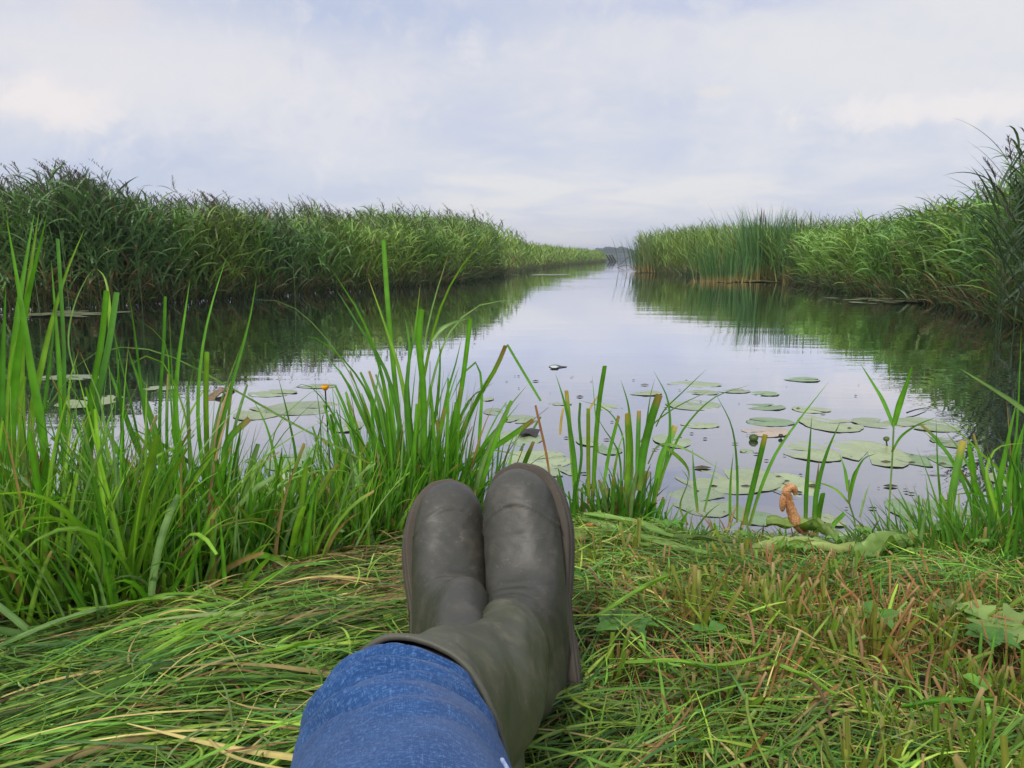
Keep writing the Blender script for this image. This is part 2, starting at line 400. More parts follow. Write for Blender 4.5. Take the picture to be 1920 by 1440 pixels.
# ------------------------------------------------------------------ reed beds
def lerp(a, b, t): return a + (b - a) * t
def reeds(mb, base, H, colf, nl=9, ll=.42, lw=.011, plume=.0, wind=-.25, kl=6, lean=.12, fold=False, plume_mb=None, droop=1.0, stiff=0.0, low=.12):
    """N reeds: stem, alternate drooping leaves, feathery plume. colf(N)-> (N,3) leaf colour"""
    N = len(base); az = U(0, 2 * np.pi, N)
    P, sd, nm = arcs(base, az, U(0, lean, N), U(0, lean * 1.6, N), H, 7)
    P[..., 0] += wind * .35 * (np.linspace(0, 1, 7) ** 2)[None] * H[:, None] * U(.3, 1, N)[:, None]
    C = colf(N)
    sc = np.stack([C * np.array([1.15, .95, .9]), C], 1)
    t7 = np.linspace(0, 1, 7)[None, :, None]
    dead = np.array([.17, .13, .06])
    cs = lerp(dead, C[:, None, :], np.clip(t7 * 2.2, 0, 1))
    mb.tubes(P, np.linspace(.0038, .0018, 7)[None] * np.ones((N, 1)), cs, 3)
    # leaves
    tt = np.linspace(low, .97, nl)[None] + U(-.05, .05, N, nl); tt = np.clip(tt, .03, .99)
    f = tt * 6; i0 = np.clip(f.astype(int), 0, 5); fr = (f - i0)[..., None]
    r_ = np.arange(N)[:, None]; B = P[r_, i0] * (1 - fr) + P[r_, i0 + 1] * fr
    B = B.reshape(-1, 3); n = len(B); T = tt.reshape(-1)
    a = (az[:, None] + np.arange(nl)[None] * np.pi * U(.8, 1.2, N, 1) + U(-.6, .6, N, nl)).reshape(-1)
    # wind pulls leaves round
    ax_, ay_ = np.cos(a) + wind * 1.1, np.sin(a); a = np.arctan2(ay_, ax_)
    L = ll * U(.6, 1.15, n) * np.interp(T, [0, .3, .8, 1], [.75, 1, 1, .7])
    Pl, sl, nl_ = arcs(B, a, U(.25, .75, n), U(.5, 1.9, n) * droop, L, kl, 1.25)
    sl, nl2 = twist(sl, nl_, U(-.9, .9, n)[:, None] + np.zeros((1, kl)))
    Wd = leafw(kl, .5, .3)[None] * lw * U(.7, 1.2, n)[:, None]
    cl_ = np.repeat(C, nl, 0) * U(.75, 1.25, n)[:, None]
    dry = (U(0, 1, n) < np.interp(T, [0, .25, .5], [.55, .15, .03]))
    cl_ = np.where(dry[:, None], np.array([.22, .16, .07]) * U(.6, 1.1, n)[:, None], cl_)
    cl3 = cl_[:, None, :] * np.ones((1, kl, 1))
    mb.ribbons(Pl, Wd, sl, cl3, nl2 if fold else None)
    # plumes
    if plume > 0:
        pk = np.where(U(0, 1, N) < plume)[0]
        if len(pk):
            tip = P[pk, -1]; m = 16; q = np.linspace(0, 1, m)
            lenp = U(.18, .32, len(pk)); d = np.stack([np.full(len(pk), wind * .9) + U(-.2, .2, len(pk)), U(-.2, .2, len(pk)), np.ones(len(pk))], 1); d = unit(d)
            bb = tip[:, None] - .03 * d[:, None] + d[:, None] * (q[None, :, None] * lenp[:, None, None]) + np.array([wind, 0, -.12]) * (q ** 2)[None, :, None] * lenp[:, None, None]
            bb = bb.reshape(-1, 3); nn = len(bb)
            a2 = np.where(U(0, 1, nn) < .7, np.pi, 0) + U(-.9, .9, nn)
            Lq = np.repeat(lenp, m) * .42 * np.tile(1 - .6 * q, len(pk)) * U(.7, 1.2, nn)
            Pp, sp_, np_ = arcs(bb, a2, U(.15, .45, nn), U(.5, 1.2, nn), Lq, 4, 1)
            pc = np.array([.085, .055, .048]) * U(.6, 1.4, nn)[:, None]
            mb.ribbons(Pp, np.array([.4, 1, .8, .2])[None] * .007 * np.ones((nn, 1)), sp_, pc[:, None] * np.ones((1, 4, 1)))
    return P

def along(poly, n, depth, lo=0.0, power=1.0):
    """n random spots inside the bank, within depth of its waterline polyline; uneven, in clumps"""
    seg = poly[1:] - poly[:-1]; L = np.linalg.norm(seg, axis=1)
    cs = np.concatenate([[0], np.cumsum(L)]); u = U(0, cs[-1], n); i = np.clip(np.searchsorted(cs, u) - 1, 0, len(seg) - 1)
    p = poly[i] + seg[i] * ((u - cs[i]) / L[i])[:, None]; nrm = np.stack([-seg[i][:, 1], seg[i][:, 0]], 1) / L[i][:, None]
    dd = lo + depth * U(0, 1, n) ** power
    return p, nrm, dd, u
def wob(a, b, s1, s2): return .5 + .25 * np.sin(a * s1 + b * 1.3) + .25 * np.sin(a * s2 - b * 2.1 + 1.7)

DG = np.array([.072, .145, .045]); BG = np.array([.105, .20, .060]); YG = np.array([.19, .29, .050]); MG = np.array([.13, .25, .045])
def bedcol(pos, pal, s1=.7, s2=1.9, jit=.25):
    """patches of different reeds: colour follows where the plants stand"""
    def f(N):
        q = wob(pos[:, 0], pos[:, 1], s1, s2) + U(-.2, .2, N); q = np.clip(q, 0, .999) * (len(pal) - 1)
        i = q.astype(int); fr = (q - i)[:, None]; pa = np.array(pal)
        return (pa[i] * (1 - fr) + pa[i + 1] * fr) * U(1 - jit, 1 + jit, N)[:, None]
    return f

def bank(name, label, poly, n, depth, hf, pal, **kw):
    mb = MB(); sg = kw.pop('sign', 1); lo = kw.pop('lo', -.12)
    p, nr, dd, u = along(poly, n, depth, lo, 1.2)
    b = p + nr * sg * dd[:, None]
    b3 = np.concatenate([b, np.maximum(height(b), -.05)[:, None]], 1)
    H = hf(b, dd, u) * U(.78, 1.06, n) * np.where(U(0, 1, n) < .05, 1.12, 1)
    reeds(mb, b3, H, bedcol(b, pal), **kw)
    # short skirt of dead stems and young leaves hanging over the waterline
    ns = int(n * .9); p, nr, dd, u = along(poly, ns, .35, -.22, 1)
    b = p + nr * sg * dd[:, None]; b3 = np.concatenate([b, np.maximum(height(b), -.03)[:, None]], 1)
    az = np.arctan2(-nr[:, 1] * sg, -nr[:, 0] * sg) + U(-1.3, 1.3, ns)
    P, sd, nm = arcs(b3, az, U(.05, .7, ns), U(.3, 1.7, ns), U(.2, .6, ns), 6, 1.2)
    sd, _ = twist(sd, nm, U(-1, 1, ns)[:, None] + np.zeros((1, 6)))
    c = np.where((U(0, 1, ns) < .22)[:, None], np.array([.20, .13, .06]), np.array([.06, .11, .03])) * U(.5, 1.2, ns)[:, None]
    mb.ribbons(P, leafw(6)[None] * .009 * U(.6, 1.2, ns)[:, None] * np.ones((1, 6)), sd, c[:, None] * np.ones((1, 6, 1)))
    return tag(mb.build(name, M_reed), label, None, None, 'stuff')

# left bank, three stretches (their colour and height change along it)
def hL(b, dd, u): return np.interp(b[:, 1], [9, 11, 12.5, 14.5, 18, 24, 32, 36, 45, 70, 130], [1.62, 1.52, 1.38, 1.24, 1.27, 1.52, 1.85, 1.6, 1.25, 1.15, 1.15]) * (.86 + .25 * wob(b[:, 0], b[:, 1], 2.1, 4.3)) + .12 * np.minimum(dd, 1.5)
bank('reeds', 'tall blue green plumed reeds massed on the left bank', LEFT[:6], 3000, 2.0, hL, [DG, BG, BG * 1.1, MG, YG * .8], sign=1, nl=10, ll=.60, lw=.016, plume=.35, droop=.95, kl=7, wind=-.12)
bank('reeds', 'yellow green reed bed in the middle of the left bank', LEFT[5:9], 2600, 3.0, hL, [BG, MG, YG, YG * 1.1, MG], sign=1, nl=9, ll=.60, lw=.017, plume=.2, kl=6)
bank('reeds', 'distant low reed edge running to the channel mouth', LEFT[8:], 2600, 5.0, lambda b, d, u: hL(b, d, u) * .95, [MG, YG, YG * 1.1, MG], sign=1, nl=6, ll=.65, lw=.028, kl=4, plume=.05, lean=.08, droop=.6)
def emergent(label, poly, n, depth, hf, col, wind, ll=.38, lw=.011):
    mb = MB(); p, nr, dd, u = along(poly, n, depth, .15, 1); b = p + nr * dd[:, None]; b3 = np.concatenate([b, np.maximum(height(b), 0)[:, None]], 1)
    keep = wob(b[:, 0] * 2, b[:, 1] * 2, 2.3, 5.1) + U(-.2, .2, n) > .42; b3 = b3[keep]; b = b[keep]; dd = dd[keep]; m = len(b)
    reeds(mb, b3, hf(b, dd, u) * U(1.0, 1.19, m), lambda N: col * U(.6, 1.2, N)[:, None], nl=5, ll=ll, lw=lw, plume=.85, wind=wind, kl=6, lean=.10, droop=.8, low=.72)
    tag(mb.build('reeds', M_reed), label, None, None, 'stuff')
emergent('plumed reed tops standing ragged above the left bank', LEFT[1:7], 620, 1.6, hL, np.array([.09, .15, .07]), -.35)
emergent('thin plumed reed tops above the farther left bank', LEFT[6:10], 300, 2.5, hL, np.array([.10, .15, .06]), -.3, .45, .014)

# right bank
def hR(b, dd, u): return np.interp(b[:, 1], [4, 8, 10, 12, 15, 20, 25, 35], [2.0, 1.80, 1.42, 1.30, 1.08, 1.15, 1.22, 1.5]) * (.9 + .18 * wob(b[:, 0], b[:, 1], 1.7, 3.9)) + .10 * np.minimum(dd, 2.5)
LG = np.array([.17, .31, .055]); GG = np.array([.12, .25, .075])
bank('reeds', 'broad leaved bright green reeds on the right bank', RIGHT[3:8], 2300, 2.6, hR, [GG, LG, LG * 1.1, YG, GG], sign=1, nl=10, ll=.66, lw=.018, droop=1.0, plume=.02, kl=7, wind=-.08)
bank('reeds', 'reeds at the right corner above the water, olive green', RIGHT[:4], 1700, 3.0, hR, [MG, YG * .8, YG * .9, MG], sign=1, nl=6, ll=.8, lw=.015, kl=6, droop=.45, lean=.05, plume=.02)
bank('reeds', 'dark reeds crowding in at the right edge over their own reflection', RIGHT[7:], 1100, 2.0, lambda b, d, u: 1.65 + .25 * wob(b[:, 0], b[:, 1], 2, 5), [DG * .5, DG * .7, DG * .9], sign=1, nl=11, ll=.5, lw=.012, plume=.2, wind=-.45, droop=.9)

emergent('thin reed tips sticking out above the right bank', RIGHT[2:8], 160, 2.0, lambda b, d, u: hR(b, d, u) * .97, np.array([.08, .15, .05]), -.3)

# cattails: stiff upright blades fanning from one foot, two clumps on the right bank and the pale rank at the corner
def cattail(name, x0, y0, n, H, spread, label, col, heads=3, grp=None):
    z0 = max(gz(x0, y0), 0.0); b = np.stack([x0 + rng.normal(0, spread, n), y0 + rng.normal(0, spread, n), np.full(n, z0 - .02)], 1)
    az = np.arctan2(b[:, 1] - y0, b[:, 0] - x0) + U(-.5, .5, n)
    P, sd, nm = arcs(b, az, U(.0, .26, n), U(0, .5, n), H * U(.65, 1.05, n), 9, 2.2)
    P[..., 0] -= (np.linspace(0, 1, 9) ** 3)[None] * .16 * U(0, 1, n)[:, None]
    sd, n2 = twist(sd, nm, U(-1.5, 1.5, n)[:, None] + np.linspace(0, .8, 9)[None])
    t = np.linspace(0, 1, 9)[None, :, None]; c = col * U(.7, 1.3, n)[:, None]
    cc = lerp(np.array([.30, .20, .07]), c[:, None], np.clip(t * 6 - .2, 0, 1))
    root = empty(name, (x0, y0, z0)); tag(root, label, 'cattail', grp)
    loc = np.array([x0, y0, z0])
    mb = MB(); mb.ribbons(P, leafw(9, .8, .4)[None] * .015 * U(.7, 1.1, n)[:, None], sd, cc, n2)
    o = mb.build('leaves', M_reed, root, loc); o.location = (0, 0, 0)
    for k in range(heads):
        bx, by = x0 + random.uniform(-.2, .2), y0 + random.uniform(-.2, .2); h = H * random.uniform(.85, 1.0)
        q = np.linspace(0, 1, 14); dx = random.uniform(-.1, .1)
        P = np.stack([bx + dx * q ** 2, by + 0 * q, z0 + h * q], 1)[None]
        r = np.where((q > .80) & (q < .93), .013, .003)[None]
        c = np.where(((q > .80) & (q < .93))[:, None], np.array([.06, .03, .015]), np.array([.06, .10, .03]))[None]
        mb = MB(); mb.tubes(P, r, c, 6); o = mb.build('flower_spike', M_reed, root, loc); o.location = (0, 0, 0)
    return root
g = onZ(1425, 526); cattail('cattail_clump', g[0] + .1, g[1] + .2, 330, 2.25, .36, 'tall dark cattail clump fanning above the orange water edge on the right bank', np.array([.07, .16, .045]), 5)
g = onZ(1500, 531); cattail('cattail_clump', g[0] + .15, g[1] + .5, 150, 1.95, .20, 'second cattail clump with dark spikes, just right of the tallest one', np.array([.06, .14, .04]), 4)
g = onZ(1222, 509); cattail('cattail_clump', g[0], g[1] + .4, 260, 1.75, .45, 'dark cattail clump ending the right bank at the channel mouth', np.array([.05, .12, .04]), 3)
g = onZ(1250, 512); cattail('cattail_clump', g[0] + .3, g[1] + .8, 260, 1.6, .8, 'pale olive cattails beside the channel mouth corner', np.array([.10, .13, .045]), 2)
g = onZ(1395, 530); cattail('cattail_clump', g[0] - .5, g[1] + .4, 130, 1.2, .35, 'short green cattails at the foot of the tall dark clump', np.array([.05, .12, .03]), 0)

# a few reeds one can tell apart against the sky
def single_reed(x, y, H, label, plume=True, wind=-.4, col=DG, nl=8, ll=.45, az=None):
    z0 = gz(x, y); loc = np.array([x, y, z0]); root = empty('reed_plant', loc); tag(root, label, 'reed', 'single reeds standing above the beds')
    q = np.linspace(0, 1, 10); P = np.stack([x + wind * .3 * H * q ** 2.2, y + 0 * q, z0 + H * q], 1)
    mb = MB(); mb.tubes(P[None], np.linspace(.005, .002, 10)[None], np.broadcast_to(col * 1.1, (1, 10, 3)), 5); o = mb.build('stem', M_reed, root, loc); o.location = (0, 0, 0)
    n = nl; T = np.linspace(.3, .98, n); B = np.stack([np.interp(T, q, P[:, i]) for i in range(3)], 1)
    a = np.where(np.arange(n) % 2 == 0, 0, np.pi) + U(-.7, .7, n) ; a = np.arctan2(np.sin(a), np.cos(a) + wind)
    Pl, sl, nn = arcs(B, a, U(.4, .9, n), U(.3, 1.2, n), ll * U(.7, 1.1, n), 9, 1.2); sl, nn = twist(sl, nn, U(-.6, .6, n)[:, None] + np.zeros((1, 9)))
    mb = MB(); mb.ribbons(Pl, leafw(9, .5, .3)[None] * .013 * np.ones((n, 1)), sl, (col * U(.8, 1.2, n)[:, None])[:, None] * np.ones((1, 9, 1)), nn)
    o = mb.build('leaves', M_reed, root, loc); o.location = (0, 0, 0)
    if plume:
        m = 46; qq = np.linspace(0, 1, m); d = unit(np.array([wind * 1.2, 0, 1.0]))
        bb = P[-1] + d * (qq[:, None] * .24) + np.array([wind * .5, 0, -.1]) * (qq ** 2)[:, None] * .24
        a2 = np.where(U(0, 1, m) < .75, np.pi, 0) + U(-.8, .8, m)
        Pp, sp_, _ = arcs(bb, a2, U(.1, .5, m), U(.4, 1.3, m), .11 * (1 - .6 * qq) * U(.7, 1.2, m), 5, 1)
        mb = MB(); mb.ribbons(Pp, np.array([.5, 1, 1, .8, .2])[None] * .003 * np.ones((m, 1)), sp_, (np.array([.08, .06, .05]) * U(.6, 1.3, m)[:, None])[:, None] * np.ones((1, 5, 1)))
        o = mb.build('plume', M_reed, root, loc); o.location = (0, 0, 0)
    return root
def up_to(px, py, Y): p = atY(px, py, Y); return p
for px, py, Y, lab, wd in [(1875, 262, 7.6, 'reed with a curved dark plume, highest at the right edge', -.35), (1862, 300, 7.4, 'reed with small leaning plume below the highest one at the right edge', -.45),
                       (1905, 215, 7.2, 'thin dark reed rising highest at the right frame edge', -.12), (1900, 300, 7.0, 'dark leafy reed stooping left at the right frame edge', -.4), (1915, 330, 6.8, 'dark reed with long arching leaves at the right frame edge', -.5),
                       (92, 300, 10.9, 'reed with pale plume standing tallest over the left bank', -.15), (22, 320, 10.8, 'leaning plumed reed near the left frame edge', -.35), (326, 338, 12.6, 'bent plumed reed standing clear above the left bank', -.05),
                       (150, 335, 11.2, 'plumed reed just right of the tallest left bank reed', -.3), (225, 335, 11.6, 'brown plumed reed with dense head over the left bank', -.35), (535, 372, 14.6, 'plumed reed above the yellow green part of the left bank', -.2), (750, 398, 18.5, 'leafy reed standing up in the middle of the left bank', -.15)]:
    t_ = atY(px, py, Y); H = t_[2] - .12; single_reed(t_[0] - wd * .3 * H, Y, H, lab, True, wd, DG * .45 if px > 1800 else DG if px < 300 else BG, 14 if px > 1800 else 8, .66 if px > 1800 else .4)

# ------------------------------------------------------------------ far shore
def tree(x, y, h, rad, label):
    h *= .78; z0 = gz(x, y); root = empty('tree', (x, y, z0)); tag(root, label, 'tree', 'trees on the far shore')
    mb = MB(); mb.tubes(np.array([[[0, 0, 0], [.1, 0, h * .3], [0, 0, h * .75]]], float), np.array([[.35, .25, .1]]), np.full((1, 3, 3), .05), 7); mb.build('trunk', M_wood, root)
    n = 1400; u = unit(rng.normal(0, 1, (n, 3))); r = U(.5, 1.0, n) ** .4
    lump = 1 + .22 * np.sin(u[:, 0] * 5 + x) + .18 * np.sin(u[:, 2] * 7 + u[:, 1] * 4 + y)
    c = u * (r * lump)[:, None] * np.array([rad, rad, h * .42]) + np.array([0, 0, h * .56])
    a = unit(rng.normal(0, 1, (n, 3))); b = unit(np.cross(a, rng.normal(0, 1, (n, 3)))); s_ = U(.25, .6, n)[:, None]
    V = np.stack([c - a * s_, c - b * s_, c + a * s_, c + b * s_], 1); mb = MB(); k = mb._add(V, np.array([1, 1, 1.])); mb.Q.append(np.arange(n * 4).reshape(-1, 4) + k)
    mb.build('crown', M_far, root, smooth=False)
for i, (px, h, rad, lab) in enumerate([(1108, 5.0, 5, 'low round tree at the left end of the far tree line'), (1119, 6.2, 5, 'tree second from the left on the far shore'), (1130, 8.0, 6, 'broad tree under the left hump of the far tree line'), (1141, 9.0, 6.5, 'tallest broad tree in the left hump of the far shore'),
        (1152, 8.0, 5.5, 'tree between the two humps of the far tree line'), (1161, 8.6, 6, 'round tree in the right hump of the far shore'), (1171, 8.0, 6, 'tree right of the right hump on the far shore'), (1181, 6.5, 6, 'far shore tree just behind the corner of the right bank'), (1192, 5.5, 6, 'far shore tree behind the cattails of the right corner'), (1098, 4.0, 5, 'smallest far shore tree over the end of the left reeds')]):
    Y = 625 + (i % 3) * 9; p = atY(px, 480, Y); tree(p[0], Y, h, rad, lab)
mb = MB(); n = 9000; b = np.stack([U(-260, 380, n), U(606, 618, n), np.full(n, .2)], 1)
P, sd, nm = arcs(b, U(0, 6.28, n), U(0, .3, n), U(0, .6, n), U(1.6, 3.2, n), 3); mb.ribbons(P, np.array([[1, .9, .2]]) * .5 * np.ones((n, 1)), sd, np.array([.04, .075, .03]) * U(.7, 1.2, n)[:, None, None] * np.ones((1, 3, 1)))
tag(mb.build('reeds', M_reed), 'thin dark belt of reeds along the far lake shore', None, None, 'stuff')

# ------------------------------------------------------------------ person: crossed legs in jeans and rubber boots
def spline(keys, n):
    K = np.asarray(keys, float); m = len(K); d = np.concatenate([[0], np.cumsum(np.maximum(np.linalg.norm(np.diff(K[:, :6], axis=0), axis=1), 1e-3))])
    t = np.linspace(0, d[-1], n); i = np.clip(np.searchsorted(d, t, side='right') - 1, 0, m - 2)
    mm = np.zeros_like(K); mm[1:-1] = (K[2:] - K[:-2]) / (d[2:] - d[:-2])[:, None]; mm[0] = (K[1] - K[0]) / (d[1] - d[0]); mm[-1] = (K[-1] - K[-2]) / (d[-1] - d[-2])
    hh = (d[i + 1] - d[i])[:, None]; u = ((t - d[i]) / (d[i + 1] - d[i]))[:, None]
    return (2*u**3-3*u**2+1)*K[i] + (u**3-2*u**2+u)*hh*mm[i] + (-2*u**3+3*u**2)*K[i+1] + (u**3-u**2)*hh*mm[i+1]
def gs(x, m, s_): return np.exp(-((x - m) / s_) ** 2)

def boot(person, heel, T, N, A, roll=0, flip=1, Lshaft=.345, label=None, rimr=1.0, seed=0, crease=.75, tint_s=.235):
    """heel: back bottom of the sole; T towards the toe, N towards the instep, A along the shaft to the knee"""
    T = unit(np.array(T, float)); N = np.array(N, float); N = unit(N - T * (N @ T)); Sd = np.cross(N, T); A = unit(np.array(A, float))
    heel = np.array(heel, float)
    def L3(t, n): return heel + T * t + N * n
    keys = []  # D(3) P(3) w flat
    def K(D, P, w_, fl): keys.append([*D, *P, w_, fl])
    for t, dn, pn, w_, fl in [(.3005, .030, .020, .004, 0), (.2985, .038, .010, .013, .1), (.291, .048, .004, .0265, .3), (.275, .0575, .0, .0395, .8), (.250, .063, 0, .0460, 1), (.220, .067, 0, .0500, 1), (.190, .072, 0, .0505, 1), (.172, .080, 0, .0500, 1)]:
        K(L3(t, dn), L3(t, pn), w_, fl)
    K(L3(.160, .095), L3(.120, 0), .0485, .9)
    K(L3(.150, .112), L3(.075, 0), .0460, .7)
    K(L3(.146, .128), L3(.035, .000), .0440, .5)
    K(L3(.145, .143), L3(.009, .018), .0430, .3)
    # shaft: leave the ankle along A
    Tp = unit(T - A * (T @ A)); c0 = L3(.078, .118)
    for s_, rd, rp, w_ in [(.045, .062, .062, .045), (.085, .060, .062, .049), (.13, .060, .063, .053), (.18, .066, .066, .059), (.23, .070, .069, .064), (.28, .073, .072, .067), (Lshaft - .03, .075, .075, .069)]:
        c = c0 + A * s_
        K(c + Tp * rd * rimr, c - Tp * rp * rimr, w_ * rimr, 0)
    n, m = 230, 120; keys = [k[:6] + [k[6] * (.94 if i < 9 else 1), k[7]] for i, k in enumerate(keys)]; G = spline(keys, n); Dd, Pp, ww, fl = G[:, :3], G[:, 3:6], G[:, 6], G[:, 7]
    th = np.arange(m) * 2 * np.pi / m
    ct, st = np.cos(th), np.sin(th)
    ctr = (Dd + Pp) / 2; u = (Dd - Pp) / 2
    # section: ellipse on the instep side, squarer towards the sole
    cc = np.where(ct[None] < 0, np.sign(ct)[None] * np.abs(ct)[None] ** (1 - .55 * np.clip(fl, 0, 1)[:, None]), ct[None] * np.ones((n, 1)))
    ss = np.sign(st)[None] * np.abs(st)[None] ** (1 - .25 * np.clip(fl, 0, 1)[:, None])
    V = ctr[:, None] + u[:, None] * cc[..., None] + Sd[None, None] * (ss * ww[:, None])[..., None]
    # displacement along the outward direction
    out_ = unit(V - ctr[:, None])
    arc = np.concatenate([[0], np.cumsum(np.linalg.norm(np.diff(ctr, axis=0), axis=1))])
    s = arc[:, None] * np.ones((1, m)); th2 = np.arctan2(st, ct)[None] * np.ones((n, 1))   # 0 = instep line
    t_loc = (V - heel) @ T; n_loc = (V - heel) @ N; x_loc = (V - heel) @ Sd
    d = np.zeros((n, m)); rs = np.random.default_rng(seed)
    foot = 1 / (1 + np.exp((s - .17) / .012))
    cap = t_loc - (.254 - .028 * (x_loc / .045) ** 2)                                   # toe cap edge, curving back along the sides
    d += .0014 / (1 + np.exp(-cap / .0010)) * foot
    d += .0017 * gs(cap, 0, .0013) * foot; d -= .0006 * gs(cap, .004, .002) * foot
    d -= .0005 * gs(t_loc, .215, .004) * gs(th2, 0, .8) * foot
    # creases over the instep and ankle
    sa = np.interp(.118, [0, 1], [0, 1])
    for k in range(6):
        s0 = .175 + .021 * k + rs.uniform(-.006, .006); am = crease * rs.uniform(.0010, .0030) * (1.25 - .12 * k); w0 = rs.uniform(.0035, .007); c_ = rs.uniform(-.9, .9); sl = rs.uniform(-.014, .014)
        d -= am * gs(s + sl * th2 + .006 * np.sin(th2 * 3 + k), s0, w0) * gs(th2, c_, rs.uniform(.6, 1.1))
        d += am * .6 * gs(s + sl * th2 + .006 * np.sin(th2 * 3 + k), s0 + w0 * 1.7, w0) * gs(th2, c_, 1.0)
    # collapsed hollow and diagonal folds behind the ankle (outer side)
    for sgn, s0, am in [(-1, .262, .015), (-1, .222, .008), (1, .245, .006)]:
        d -= am * gs(s, s0, .022) * gs(th2, sgn * 1.75, .55)
    for k in range(5):
        s0 = .20 + .03 * k; d -= .0022 * gs(s - .03 * (np.abs(th2) - 1.6), s0, .006) * gs(np.abs(th2), 1.9, .7)
    shaftm = 1 / (1 + np.exp(-(s - .26) / .02))
    d += shaftm * (.0035 * np.sin(th2 * 2 + s * 22 + seed) + .0022 * np.sin(th2 * 3 - s * 31 + 1) + .0010 * np.sin(th2 * 7 + s * 55))
    d += .0009 * gs(np.abs(th2), 3.14, .05) * shaftm                                         # back seam
    smax = arc[-1]
    d += .0024 * (1 / (1 + np.exp(-(s - (smax - .024)) / .0008))); d -= .0008 * gs(s, smax - .0205, .0009)                              # stitched band below the rim
    d -= .0010 * gs(s, smax - .010, .0015)
    d += .00035 * np.sin(x_loc * 130 + t_loc * 70 + seed) * np.sin(t_loc * 110 + n_loc * 60) * foot + .0002 * np.sin(x_loc * 310 + n_loc * 200) * np.sin(t_loc * 260 + seed)
    V = V + out_ * d[..., None]
    W3 = np.ones((n, m, 3))
    mb = MB(); jn = int(np.searchsorted(arc, .205))
    # lining inside the opening
    inner = ctr[:, None] + (V - ctr[:, None]) * .93
    tint = lerp(np.array([1., 1, 1]), np.array([1.45, 1.55, 1.15]), (1 / (1 + np.exp(-(s - tint_s + .01 * np.sin(th2 * 3)) / .012)))[..., None])
    mb.grid(V, tint, True)
    ends = V[0]; mb.fan(ends[::-1], ends.mean(0), np.array([1, 1, 1.]))
    b = mb.build('boot', M_rub, person)
    b.data.materials.append(M_rub2); b.data.materials.append(M_dark)
    mi = np.zeros(len(b.data.polygons), np.int32); fr = np.repeat(np.arange(n - 1), m); mi[:len(fr)][fr >= jn] = 0
    b.data.polygons.foreach_set("material_index", mi)
    if label: b['label'] = label
    # shaft rim: rolled edge
    ring = V[-1] + out_[-1] * .001
    axis = unit(ctr[-1] - ctr[-4])
    mb = MB(); ph = np.arange(10) * 2 * np.pi / 10; o_ = out_[-1]
    tor = ring[:, None] + .0027 * (o_[:, None] * np.cos(ph)[None, :, None] + axis[None, None] * np.sin(ph)[None, :, None])
    tor = np.concatenate([tor, tor[:1]], 0); mb.grid(tor, np.array([1, 1, 1.]), True); mb.build('shaft_rim', M_rub2, b)
    mb = MB(); mb.grid(inner[-95:], np.array([1, 1, 1.]), True); mb.build('lining', M_dark, b)
    # sole: welt, groove and tread
    a = np.linspace(0, 2 * np.pi, 161)[:-1]
    tq = np.array([-.006, .0, .02, .06, .10, .14, .18, .22, .255, .28, .297, .3055]); wq = np.array([.0, .018, .0345, .037, .0365, .0395, .0475, .0525, .0490, .0405, .0255, .0])
    tpar = .1498 - .1558 * np.cos(a / 2 * 2 if False else a)        # from heel round to toe and back
    wpar = np.interp(tpar, tq, wq)
    # round ends with a finer profile
    tt_ = (1 - np.cos(np.linspace(0, np.pi, 80))) / 2 * (.3055 + .006) - .006
    wq = wq * .945
    prof = spline(np.stack([tq, wq, 0*tq, 0*tq, 0*tq, 0*tq], 1), 400); wp = np.maximum(np.interp(tt_, prof[:, 0], prof[:, 1]), 0)
    wp[0] = wp[-1] = 0
    outl = np.concatenate([np.stack([tt_, wp], 1), np.stack([tt_[-2:0:-1], -wp[-2:0:-1]], 1)])
    nn_ = len(outl); cen = np.array([.15, 0]); dirn = unit(outl - np.stack([np.clip(outl[:, 0], .05, .25), np.zeros(nn_)], 1))
    lev = [(.010, .0015), (.0085, .0030), (.0035, .0036), (.0022, .0012), (.0005, .0012), (-.001, .0044), (-.011, .0048), (-.0125, .0030), (-.0145, .0030), (-.016, .0042), (-.026, .0036), (-.028, .0005)]
    rows = []
    for nv, of in lev:
        q = outl + dirn * (of + .0022); lift = .010 * np.clip((q[:, 0] - .27) / .03, 0, 1) ** 2
        archn = -.0 + np.where((q[:, 0] > .09) & (q[:, 0] < .135) & (nv < -.012), .012, 0)
        rows.append(heel + T * q[:, :1] + N * (nv + lift + archn)[:, None] + Sd * q[:, 1:2])
    rows = np.array(rows); mb = MB(); mb.grid(rows, np.array([1, 1, 1.]), True); mb.fan(rows[-1], rows[-1].mean(0), np.array([1, 1, 1.]))
    mb.fan(rows[0][::-1], rows[0].mean(0) - N * .006, np.array([1, 1, 1.])); mb.build('sole', M_sole, b)
    # low studs under the sole
    for nm_, lo_t, hi_t in (('heel_tread', .012, .085), ('front_tread', .145, .30)):
      mb = MB()
      for tx in np.arange(lo_t, hi_t, .019):
        wx = np.interp(tx, tq, wq) * .86; base = heel + T * tx + N * (-.027 + .010 * np.clip((tx - .27) / .03, 0, 1) ** 2)
        c8 = np.array([[-1, -1], [1, -1], [1, 1], [-1, 1]]) * np.array([.0055, wx]); lo_ = np.array([base + T * q[0] + Sd * q[1] for q in c8]); hi_ = np.array([base + T * q[0] * .8 + Sd * q[1] * .96 - N * .005 for q in c8])
        mb.grid(np.array([lo_, hi_]), np.array([1, 1, 1.]), True); mb.fan(hi_, hi_.mean(0), np.array([1, 1, 1.]))
      mb.build(nm_, M_sole, b, smooth=False)
    return ctr, V, axis

PERSON = empty('person', (0, 0, gz(0, .1))); tag(PERSON, 'person sitting on the grass, crossed legs in blue jeans and olive grey rubber boots', 'person')
PERSON.location = (0, 0, 0)
